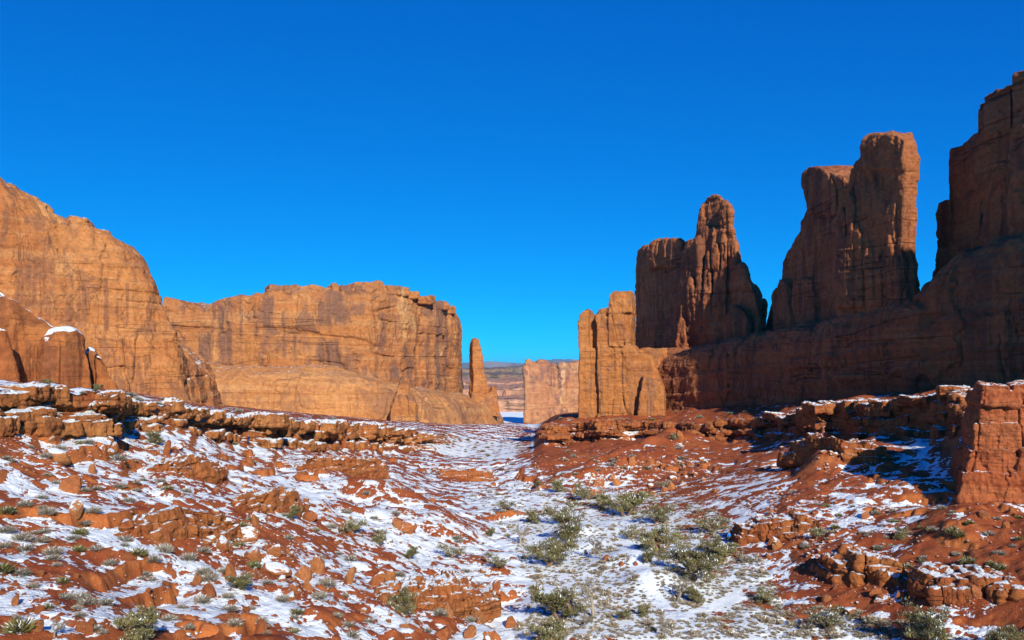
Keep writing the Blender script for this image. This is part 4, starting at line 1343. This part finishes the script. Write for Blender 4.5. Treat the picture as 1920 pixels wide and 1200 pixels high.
def juniper_meshes(seed, h=5.0, w=5.0, dens=1.0, snow=0.04, lean=0.0):
    """trunk and crown of a twisted juniper, unit metres"""
    R = np.random.default_rng(seed)
    VV, FF = [], []
    tips = []
    stems = R.integers(2, 4)
    for s in range(stems):
        a = R.uniform(0, 6.28)
        p = np.array([R.uniform(-.25, .25), R.uniform(-.25, .25), -0.3])
        d = np.array([math.cos(a) * .35 + lean, math.sin(a) * .35, 1.0])
        pts, n = [p.copy()], 8
        for k in range(n):
            d = d + R.normal(size=3) * 0.22
            d[2] = max(d[2], .35)
            p = p + d / np.linalg.norm(d) * h * 0.72 / n
            pts.append(p.copy())
        r0 = h * 0.045 / (1 + .3 * s)
        tube(VV, FF, pts, np.linspace(r0, r0 * .25, n + 1), 7)
        tips.append(pts[-1])
        for k in range(2, n + 1):
            for _ in range(2):
                a = R.uniform(0, 6.28)
                L = w * 0.5 * R.uniform(.5, 1.0) * (1 - .45 * abs(k / n - .45))
                q = pts[k].copy()
                e = np.array([math.cos(a), math.sin(a), R.uniform(.0, .55)])
                bp = [q.copy()]
                for j in range(4):
                    e = e + R.normal(size=3) * .25
                    q = q + e / np.linalg.norm(e) * L / 4
                    bp.append(q.copy())
                tube(VV, FF, bp, np.linspace(r0 * .32, r0 * .08, 5), 4)
                tips += [bp[2], bp[3], bp[4]]
    trunk = np_mesh("trunk", np.concatenate(VV), np.array(FF), [m_bark])
    tips = np.array(tips)
    keep = R.random(len(tips)) < 0.9
    tips = tips[keep]
    nl = int(52 * dens)
    C = np.repeat(tips, nl, 0)
    rad = np.repeat(R.uniform(.30, .62, len(tips)) * h / 5.0, nl)[:, None]
    D = R.normal(size=C.shape)
    D /= np.linalg.norm(D, axis=1)[:, None]
    P = C + D * rad * R.random((len(C), 1)) ** .45 * np.array([1, 1, .8])
    sz = (0.05 + 0.07 * R.random((len(C), 1))) * h / 5.0
    up = D * 0.7 + np.array([0, 0, .8]) + R.normal(size=C.shape) * .5
    up /= np.linalg.norm(up, axis=1)[:, None]
    sd = np.cross(up, R.normal(size=C.shape))
    sd /= np.linalg.norm(sd, axis=1)[:, None]
    A, B, T = P - sd * sz * .6, P + sd * sz * .6, P + up * sz * 3.0
    Vt = np.stack([A, B, T], 1).reshape(-1, 3)
    Tq = np.arange(len(Vt)).reshape(-1, 3)
    crown = np_mesh("crown", Vt, Tq, [m_jun, m_psnow], smooth=False)
    mi = np.zeros(len(Tq), dtype=np.int32)
    hi = (D[:, 2] > .55) & (R.random(len(D)) < snow * 4)
    mi[hi] = 1
    crown.polygons.foreach_set("material_index", mi)
    return trunk, crown


def bare_meshes(seed, h=5.0, w=4.0, twig=1.0):
    R = np.random.default_rng(seed)
    VV, FF = [], []

    def grow(p, d, L, r, lev):
        pts = [p.copy()]
        for k in range(5):
            d = d + R.normal(size=3) * .20
            d[2] += .04
            p = p + d / np.linalg.norm(d) * L / 5
            pts.append(p.copy())
        tube(VV, FF, pts, np.linspace(r, r * .45, 6), 6 if lev == 0 else 4)
        if lev < 3:
            for k in range(2, 6):
                for _ in range(2 if lev < 2 else int(2 * twig)):
                    a = R.uniform(0, 6.28)
                    e = d / np.linalg.norm(d) * .6 + np.array([math.cos(a), math.sin(a), R.uniform(-.1, .6)]) * .8
                    grow(pts[k], e, L * R.uniform(.4, .6), r * .42, lev + 1)
    grow(np.array([0, 0, -.3]), np.array([R.uniform(-.3, .3), R.uniform(-.2, .2), 1.0]), h * .6, h * .05, 0)
    return np_mesh("trunk", np.concatenate(VV), np.array(FF), [m_grey])


def tuft_mesh(name, seed, n, mat, spread=1.0, h=1.0, snow=0.0, blade=0.035):
    """a bush of fine stems fanning from the ground, about one metre across"""
    R = np.random.default_rng(seed)
    a = R.uniform(0, 6.28, n)
    el = np.arccos(R.uniform(0.05, 1.0, n))
    L = R.uniform(.55, 1.0, n)
    d = np.stack([np.cos(a) * np.sin(el) * spread, np.sin(a) * np.sin(el) * spread, np.cos(el) * h + .15], 1)
    root = np.stack([np.cos(a) * .12, np.sin(a) * .12, -0.08 * np.ones(n)], 1) * R.random((n, 1))
    base = root + d * L[:, None] * R.uniform(.05, .55, n)[:, None] * .5
    tip = root + d * L[:, None] * .5 + R.normal(size=(n, 3)) * .05
    sd = np.cross(d, R.normal(size=(n, 3)))
    sd /= np.linalg.norm(sd, axis=1)[:, None]
    wv = R.uniform(.6, 1.3, (n, 1)) * blade
    midp = (base + tip) / 2 + R.normal(size=(n, 3)) * .03
    Vt = np.stack([base, midp + sd * wv, tip, midp - sd * wv], 1).reshape(-1, 3)
    Qd = np.arange(len(Vt)).reshape(-1, 4)
    me = np_mesh(name, Vt, Qd, [mat, m_psnow], smooth=False)
    mi = np.zeros(len(Qd), dtype=np.int32)
    mi[(d[:, 2] > .6 * h) & (R.random(n) < snow)] = 1
    me.polygons.foreach_set("material_index", mi)
    return me


JUN = [juniper_meshes(20 + k, 5, ww, dn, sn) for k, (ww, dn, sn) in enumerate(((5.0, 1.0, .03), (4.2, 1.0, .05), (6.0, .8, .04), (3.6, 1.1, .02), (5.2, .55, .08), (4.5, .8, .05)))]
BAREM = [bare_meshes(60 + k, 5, 4) for k in range(3)]
TREES = [
    # px, row of the foot, height, variant, label
    (258, 1208, 74, 0, "bushy green juniper at the bottom left beside a snow capped rock"),
    (456, 1106, 46, 3, "small rounded juniper at the right of the lower left boulders"),
    (755, 1150, 52, 0, "round green juniper on the snow strip in the lower middle"),
    (765, 1048, 30, 3, "small green juniper on bare red soil in the middle of the left slope"),
    (843, 1048, 40, 4, "thin greyish juniper at the edge of snow, middle of the left slope"),
    (543, 974, 32, 3, "small dark green juniper on the left slope beside an orange boulder"),
    (660, 1002, 42, 4, "loose snowy juniper behind a small red boulder on the left slope"),
    (708, 1020, 32, 5, "small juniper under the sharp snow capped boulder"),
    (1030, 1062, 66, 2, "large spreading juniper with a twisted orange trunk left of the valley middle"),
    (1068, 1018, 62, 5, "brownish juniper just behind the large spreading one"),
    (1048, 1162, 92, 1, "tall dense juniper with a bare trunk at the valley's near left"),
    (1030, 1222, 62, 0, "low dense juniper cut by the bottom edge of the photo"),
    (1172, 968, 66, 1, "tall dark green juniper at the head of the valley"),
    (1132, 958, 40, 2, "spreading low juniper left of the tall dark one at the valley head"),
    (1057, 982, 60, 4, "slender sparse juniper at the left of the valley head"),
    (1046, 924, 30, 5, "small juniper farthest up the valley before the sunlit spur"),
    (1090, 938, 44, 4, "leaning olive juniper beside the round snow capped boulder"),
    (1000, 982, 32, 5, "small grey green juniper on the left valley rim"),
    (945, 960, 32, 4, "sparse juniper standing alone left of the valley head"),
    (1005, 914, 18, 3, "little juniper at the far end of the valley floor"),
    (1230, 982, 44, 2, "wide olive juniper right of the tall one at the valley head"),
    (1238, 1044, 72, 2, "large many clumped juniper in the centre of the valley"),
    (1182, 1012, 36, 4, "thin upright juniper left of the large clumped one"),
    (1212, 1056, 30, 5, "small juniper at the foot of the large clumped one"),
    (1300, 1090, 76, 2, "big spreading juniper with many stems right of the footpath"),
    (1336, 1046, 44, 0, "dense juniper behind the big many stemmed one"),
    (1356, 1056, 50, 1, "narrow upright juniper near the hiker in blue"),
    (1334, 1002, 48, 4, "loose juniper with a thin trunk below the rocks right of the valley"),
    (1311, 1134, 42, 3, "round headed juniper with a leaning trunk beside the footpath bend"),
    (1168, 1162, 28, 3, "small ball shaped juniper, left one of the pair near the bottom"),
    (1200, 1158, 28, 3, "small ball shaped juniper, right one of the pair near the bottom"),
    (1432, 1132, 34, 0, "low juniper at the foot of the right slope"),
    (1562, 1178, 54, 4, "pale snowy juniper at the right foot of the valley"),
    (1742, 1204, 84, 5, "tall open juniper with several bare stems at the lower right"),
    (1884, 1214, 64, 2, "dark spreading juniper in the lower right corner"),
    (930, 1066, 40, 4, "thin juniper on the left bank between red soil and snow"),
    (916, 1006, 22, 3, "small dark juniper on the left bank above the thin one"),
    (1248, 916, 22, 4, "small juniper among the boulders right of the valley head"),
    (292, 834, 32, 5, "olive juniper in the snow below the notch of the left ledge"),
    (84, 728, 20, 3, "dense round juniper on the left ledge below the rounded outcrop"),
    (176, 738, 20, 3, "small green juniper on the left ledge at the outcrop's right end"),
    (1812, 806, 26, 5, "small green juniper clinging to the left side of the red bluff"),
    (1262, 826, 14, 5, "little juniper beside the pointed slab on the ridge"),
    (390, 900, 30, 4, "thin green juniper on the upper left slope snow"),
    (1466, 880, 16, 5, "small juniper at the foot of the red knoll"),
    (1530, 1010, 30, 4, "snowy juniper in the broken rocks below the big shadow"),
    (1688, 1012, 26, 5, "grey green juniper at the left end of the long snow patch on the right"),
    (645, 1002, 24, 4, "small thin juniper left of the loose snowy one"),
]
R_ = random.Random(5)
for px, py, hp, var, lab in TREES:
    p = on_ground(px, min(py, 1199))
    if py > 1199:
        p = Vector(W(px, py, p.y - (py - 1199) * .12))
        p.z = ground_z(p.x, p.y)
    s_ = hp * 1.05 / F * p.y / 4.9
    root = bpy.data.objects.new("juniper_tree", None)
    COL.objects.link(root)
    root.location = p
    root.scale = (s_ * R_.uniform(.9, 1.15), s_ * R_.uniform(.9, 1.15), s_)
    root.rotation_euler = (0, 0, R_.uniform(0, 6.28))
    root['label'], root['category'], root['group'] = lab, "tree", "junipers in the valley and on the slopes"
    link("trunk", JUN[var][0], parent=root)
    link("crown", JUN[var][1], parent=root)
DEAD = [(1108, 1160, 80, 0, "bare grey tree leaning left beside the tall dense juniper"), (1125, 1046, 44, 1, "bare leaning tree with a reddish trunk in the middle of the valley"),
        (974, 1020, 44, 2, "bare upright snag on the left bank of the valley"), (1245, 1196, 46, 0, "dark dead tree lying low at the bottom of the valley"),
        (605, 1062, 26, 1, "small bare twig standing between the middle boulders"), (100, 1204, 44, 2, "bare pale twigs rising at the bottom left edge"),
        (1270, 1128, 52, 1, "bare brown thicket left of the footpath bend"), (1096, 1180, 40, 2, "short bare bush at the foot of the leaning grey tree")]
for px, py, hp, var, lab in DEAD:
    p = on_ground(px, min(py, 1199))
    s_ = hp / F * p.y / 4.6
    o = link("dead_tree", BAREM[var], lab, "dead tree", "bare trees")
    o.location = p
    o.scale = (s_, s_, s_)
    o.rotation_euler = (0, 0, R_.uniform(0, 6.28))

SAGE = [tuft_mesh("sagebrush", 300 + k, 150, m_sage, 1.0, .70, .08) for k in range(5)]
SHR = [tuft_mesh("desert_shrub", 320 + k, 520, m_grey, 1.0, .8, .10, .013) for k in range(4)] + [tuft_mesh("desert_shrub", 330 + k, 480, m_green, 1.0, .85, .06, .018) for k in range(2)]
VALLEY = [(880, 925), (960, 905), (1100, 915), (1300, 930), (1390, 990), (1440, 1080), (1480, 1130), (1700, 1165), (1800, 1199), (960, 1199), (1000, 1120), (960, 1020)]


def path_dist(x, y):
    best = 1e9
    for a, b in zip(PP[:-1], PP[1:]):
        ax, ay, bx, by = a[0], a[1], b[0], b[1]
        t = max(0, min(1, ((x - ax) * (bx - ax) + (y - ay) * (by - ay)) / ((bx - ax) ** 2 + (by - ay) ** 2)))
        best = min(best, math.hypot(x - ax - t * (bx - ax), y - ay - t * (by - ay)))
    return best


R_ = random.Random(91)
cand = []
for px, py in scatter(VALLEY, 4200, R_):
    p = on_ground(px, py)
    if path_dist(p.x, p.y) < 1.1:
        continue
    cand.append((p.y, p, R_.uniform(1.0, 1.9) if R_.random() < .07 else R_.uniform(.35, .75)))
cand.sort(key=lambda c: c[0] / c[2])
for y, p, sz in cand[:300]:
    o = link("sagebrush", SAGE[R_.randrange(5)], "small grey brown sagebrush tuft poking through the snow of the valley floor", "shrub", "sagebrush on the valley floor")
    o.location = p
    o.scale = (sz, sz, sz * R_.uniform(.8, 1.1))
    o.rotation_euler = (0, 0, R_.uniform(0, 6.28))
VV, QQ, MI, off = [], [], [], 0
srcs = []
for m in SAGE:
    srcs.append((get_co(m), np.array([q.vertices[:] for q in m.polygons]), np.array([q.material_index for q in m.polygons])))
for y, p, sz in cand[300:]:
    B, Q, mi = srcs[R_.randrange(5)]
    a = R_.uniform(0, 6.28)
    M3 = np.array([[math.cos(a), -math.sin(a), 0], [math.sin(a), math.cos(a), 0], [0, 0, 1]]) * sz
    VV.append(B @ M3.T + np.array(p))
    QQ.append(Q + off)
    MI.append(mi)
    off += len(B)
me = np_mesh("sagebrush_cover", np.concatenate(VV), np.concatenate(QQ), [m_sage, m_psnow], smooth=False)
me.polygons.foreach_set("material_index", np.concatenate(MI).astype(np.int32))
link("sagebrush_cover", me, "low sagebrush covering the snowy valley floor farther off", "shrub", kind="stuff")

SHRUBS = [(40, 1012, 44, 0, "large grey bush full of snow at the left edge above red soil"), (107, 845, 34, 0, "grey bush behind the long flat boulder on the upper left"),
          (165, 832, 26, 1, "twiggy grey bush under the ledge at the upper left"), (222, 862, 34, 2, "pale snowy bush in the upper left snow field"),
          (178, 1032, 30, 3, "snow laden bush under the dark overhang at the left"), (205, 1058, 30, 1, "grey bush at the top of the left snow gully"),
          (270, 1080, 30, 2, "grey bush in the middle of the left snow gully"), (60, 1102, 30, 3, "snowy grey bush near the left edge"),
          (104, 1062, 22, 0, "round grey bush on red soil near the left edge"), (390, 1088, 40, 1, "wide grey bush left of the round juniper"),
          (612, 1098, 42, 0, "tall grey bush between the middle boulders"), (655, 1052, 34, 2, "snow topped bush lying on bare soil in the middle"),
          (720, 1118, 34, 3, "bare grey bush above the round green juniper"), (905, 1162, 24, 1, "upright grey bush before the dark sided boulder"),
          (740, 965, 22, 0, "spiky grey bush in the snow above the sharp capped boulder"), (620, 990, 26, 3, "grey bush in snow on the left slope"),
          (1400, 1052, 34, 1, "grey bush at the foot of the broken rocks"), (1500, 832, 14, 2, "pale bush on the left end of the red knoll"),
          (1600, 820, 24, 0, "pale upright bush on top of the red knoll"), (1668, 850, 22, 3, "pale bush on the right end of the red knoll by the shadow"),
          (1640, 964, 22, 1, "grey bush at the lower edge of the big shadow"), (1590, 1060, 26, 2, "snowy grey bush beside the cleft red boulder"),
          (1788, 1002, 34, 4, "low green bush under a white snow cap on the right slope"), (1816, 1056, 34, 4, "low snow capped bush on bare red soil, far right"),
          (1726, 1054, 16, 5, "small bright green bush on bare red soil, right slope"), (1910, 1012, 18, 5, "yellow green bush at the right edge"),
          (1868, 974, 16, 0, "small grey bush under the red bluff"), (1776, 1066, 16, 1, "small grey bush below the low snow capped one"),
          (440, 834, 14, 5, "green shrub before the left ledge near the dark hiker"), (470, 840, 12, 0, "pale shrub right beside the dark hiker"),
          (30, 806, 26, 5, "dark shrub under the ledge at the left edge"), (190, 1194, 24, 2, "bare grey bush behind the round boulder at bottom left"),
          (30, 1160, 20, 3, "snowy bush at the lower left edge"), (340, 1140, 22, 0, "grey bush in the snow strip, lower left"),
          (470, 1142, 18, 1, "small grey bush in the wide snow strip, lower left"), (550, 1160, 20, 2, "small grey bush at the lower edge of the wide snow strip"),
          (690, 1166, 22, 3, "grey bush in the snow at the bottom middle"), (800, 1186, 20, 0, "grey bush on red soil at the bottom middle")]
for px, py, wp, var, lab in SHRUBS:
    p = on_ground(px, py)
    s_ = wp / F * p.y
    o = link("desert_shrub", SHR[var], lab, "shrub", "desert shrubs on the slopes")
    o.location = p
    o.scale = (s_, s_, s_ * .9)
    o.rotation_euler = (0, 0, R_.uniform(0, 6.28))
SF = [([(0, 800), (420, 840), (700, 930), (900, 1000), (900, 1195), (0, 1195)], 130, "small grey shrub dotting the snowy left slope"),
      ([(1420, 900), (1800, 960), (1915, 960), (1915, 1120), (1500, 1080)], 60, "small grey shrub dotting the right slope"),
      ([(780, 800), (1000, 830), (960, 890), (860, 860)], 40, "tiny shrub on the far snow slope below the gap"),
      ([(1040, 840), (1300, 830), (1300, 890), (1000, 900)], 24, "tiny shrub on the sunlit red spur"),
      ([(0, 722), (230, 742), (700, 792), (700, 797), (330, 762), (0, 732)], 24, "tiny shrub on the snowy top of the left ledge"),
      ([(1050, 780), (1400, 770), (1400, 786), (1050, 792)], 14, "tiny shrub on the bench under the right hand wall")]
for poly, n, lab in SF:
    for px, py in scatter(poly, n, R_):
        p = on_ground(px, py)
        s_ = R_.uniform(.8, 2.0) * (1 if p.y < 220 else 1.4)
        o = link("desert_shrub", SHR[R_.choice((0, 1, 2, 3, 0, 1, 2, 3, 4, 5))], lab, "shrub", lab.replace("shrub", "shrubs", 1))
        o.location = p
        o.scale = (s_, s_, s_ * R_.uniform(.7, 1.0))
        o.rotation_euler = (0, 0, R_.uniform(0, 6.28))

# ------------------------------------------------------------------ the two hikers
def flat(name, c):
    M = Mat(name, 0.8)
    return M.out(M.scale_col(M.mix(0.0, c, c), M.rng(M.noise(14, 3), 0, 1, .85, 1.15)))


m_skin, m_hair = flat("skin", (0.50, 0.28, 0.19)), flat("dark_hair", (0.03, 0.02, 0.015))
m_navy, m_blue = flat("navy_coat", (0.015, 0.03, 0.11)), flat("bright_blue_jacket", (0.02, 0.20, 0.62))
m_trou, m_dark = flat("grey_trousers", (0.10, 0.11, 0.13)), flat("dark_trousers", (0.02, 0.025, 0.06))


def skin_mesh(name, pts, edges, rad, mat, root=0):
    me = bpy.data.meshes.new(name)
    me.from_pydata(pts, edges, [])
    o = bpy.data.objects.new(name, me)
    COL.objects.link(o)
    md = o.modifiers.new("s", 'SKIN')
    md.use_smooth_shade = True
    for i, r in enumerate(rad):
        me.skin_vertices[0].data[i].radius = (r, r)
        me.skin_vertices[0].data[i].use_root = (i == root)
    sb = o.modifiers.new("u", 'SUBSURF')
    sb.levels = sb.render_levels = 2
    dg = bpy.context.evaluated_depsgraph_get()
    out = bpy.data.meshes.new_from_object(o.evaluated_get(dg))
    bpy.data.objects.remove(o)
    out.name = name
    out.materials.clear()
    out.materials.append(mat)
    return out


def person(px, py, H, rz, coat, trou, label, stride=.18, bend=0.0):
    p = on_ground(px, py)
    root = bpy.data.objects.new("person", None)
    COL.objects.link(root)
    root.location, root.rotation_euler = p, (0, 0, rz)
    root.scale = (H / 1.75,) * 3
    root['label'], root['category'], root['group'] = label, "person", "hikers"
    b = bend
    J = [(0, 0, .95), (0, -b * .4, 1.15), (0, -b, 1.40), (0, -b * 1.1, 1.50), (0, -b * 1.25 - .01, 1.60), (0, -b * 1.25 - .01, 1.72),        # hips .. crown
         (.19, -b, 1.40), (.25, -b - .02, 1.13), (.23, -b - .14, .90), (.23, -b - .18, .80),                                        # arm, hand
         (-.19, -b, 1.40), (-.25, -b + .03, 1.13), (-.24, -b - .08, .89), (-.24, -b - .12, .79),
         (.10, 0, .90), (.11, -stride * .7, .50), (.11, -stride * .4, .08), (.11, -stride * .4 - .16, .04),
         (-.10, 0, .90), (-.11, stride * .1, .50), (-.11, stride * .9, .09), (-.11, stride * .9 - .15, .04)]
    E = [(0, 1), (1, 2), (2, 3), (3, 4), (4, 5), (2, 6), (6, 7), (7, 8), (8, 9), (2, 10), (10, 11), (11, 12), (12, 13), (0, 14), (14, 15), (15, 16), (16, 17), (0, 18), (18, 19), (19, 20), (20, 21)]
    Rr = [.14, .13, .15, .06, .095, .075, .065, .05, .04, .035, .065, .05, .04, .035, .09, .065, .045, .04, .09, .065, .045, .04]
    link("body", skin_mesh("body", J, E, Rr, m_skin), parent=root)
    ti = [0, 1, 2, 6, 7, 8, 10, 11, 12]
    link("jacket", skin_mesh("jacket", [J[0][:2] + (.86,)] + [J[i] for i in ti[1:]], [(0, 1), (1, 2), (2, 3), (3, 4), (4, 5), (2, 6), (6, 7), (7, 8)], [.19, .18, .19, .10, .085, .07, .10, .085, .07], coat), parent=root)
    li_ = [0, 14, 15, 16, 18, 19, 20]
    link("trousers", skin_mesh("trousers", [J[i] for i in li_], [(0, 1), (1, 2), (2, 3), (0, 4), (4, 5), (5, 6)], [.16, .12, .09, .075, .12, .09, .075], trou), parent=root)
    hx = J[5]
    link("hair", skin_mesh("hair", [(0, hx[1] + .03, 1.62), (0, hx[1] + .02, 1.72), (0, hx[1] - .03, 1.75)], [(0, 1), (1, 2)], [.09, .095, .07], m_hair), parent=root)
    for sgn in (1, -1):
        q = J[17] if sgn > 0 else J[21]
        k = J[16] if sgn > 0 else J[20]
        link("boot", skin_mesh("boot", [(k[0], k[1] + .03, .12), (k[0], k[1], .06), (q[0], q[1], .05)], [(0, 1), (1, 2)], [.07, .065, .055], m_hair), parent=root)
    return root


person(463, 836, 2.0, math.radians(60), m_navy, m_dark, "hiker in a dark blue coat and dark trousers below the left ledge", .2, .14)
person(1366, 1018, 1.75, math.radians(200), m_blue, m_trou, "hiker in a bright blue jacket and grey trousers walking in the snow", .3, .03)

# ------------------------------------------------------------------ the air
bm = bmesh.new()
bmesh.ops.create_cube(bm, size=1.0)
me = bpy.data.meshes.new("haze")
bm.to_mesh(me)
bm.free()
Vh = get_co(me)
set_co(me, (Vh + 0.5) * np.array((74000, 35800, 470)) + np.array((-37000, -300, -156)))
m_haze = bpy.data.materials.new("haze")
m_haze.use_nodes = True
hn = m_haze.node_tree
hn.nodes.clear()
pv = hn.nodes.new("ShaderNodeVolumePrincipled")
pv.inputs['Color'].default_value = (0.24, 0.58, 1.0, 1)
pv.inputs['Density'].default_value = HAZE
pv.inputs['Anisotropy'].default_value = 0.0
ho = hn.nodes.new("ShaderNodeOutputMaterial")
hn.links.new(pv.outputs[0], ho.inputs['Volume'])
me.materials.append(m_haze)
link("haze", me, kind="stuff")
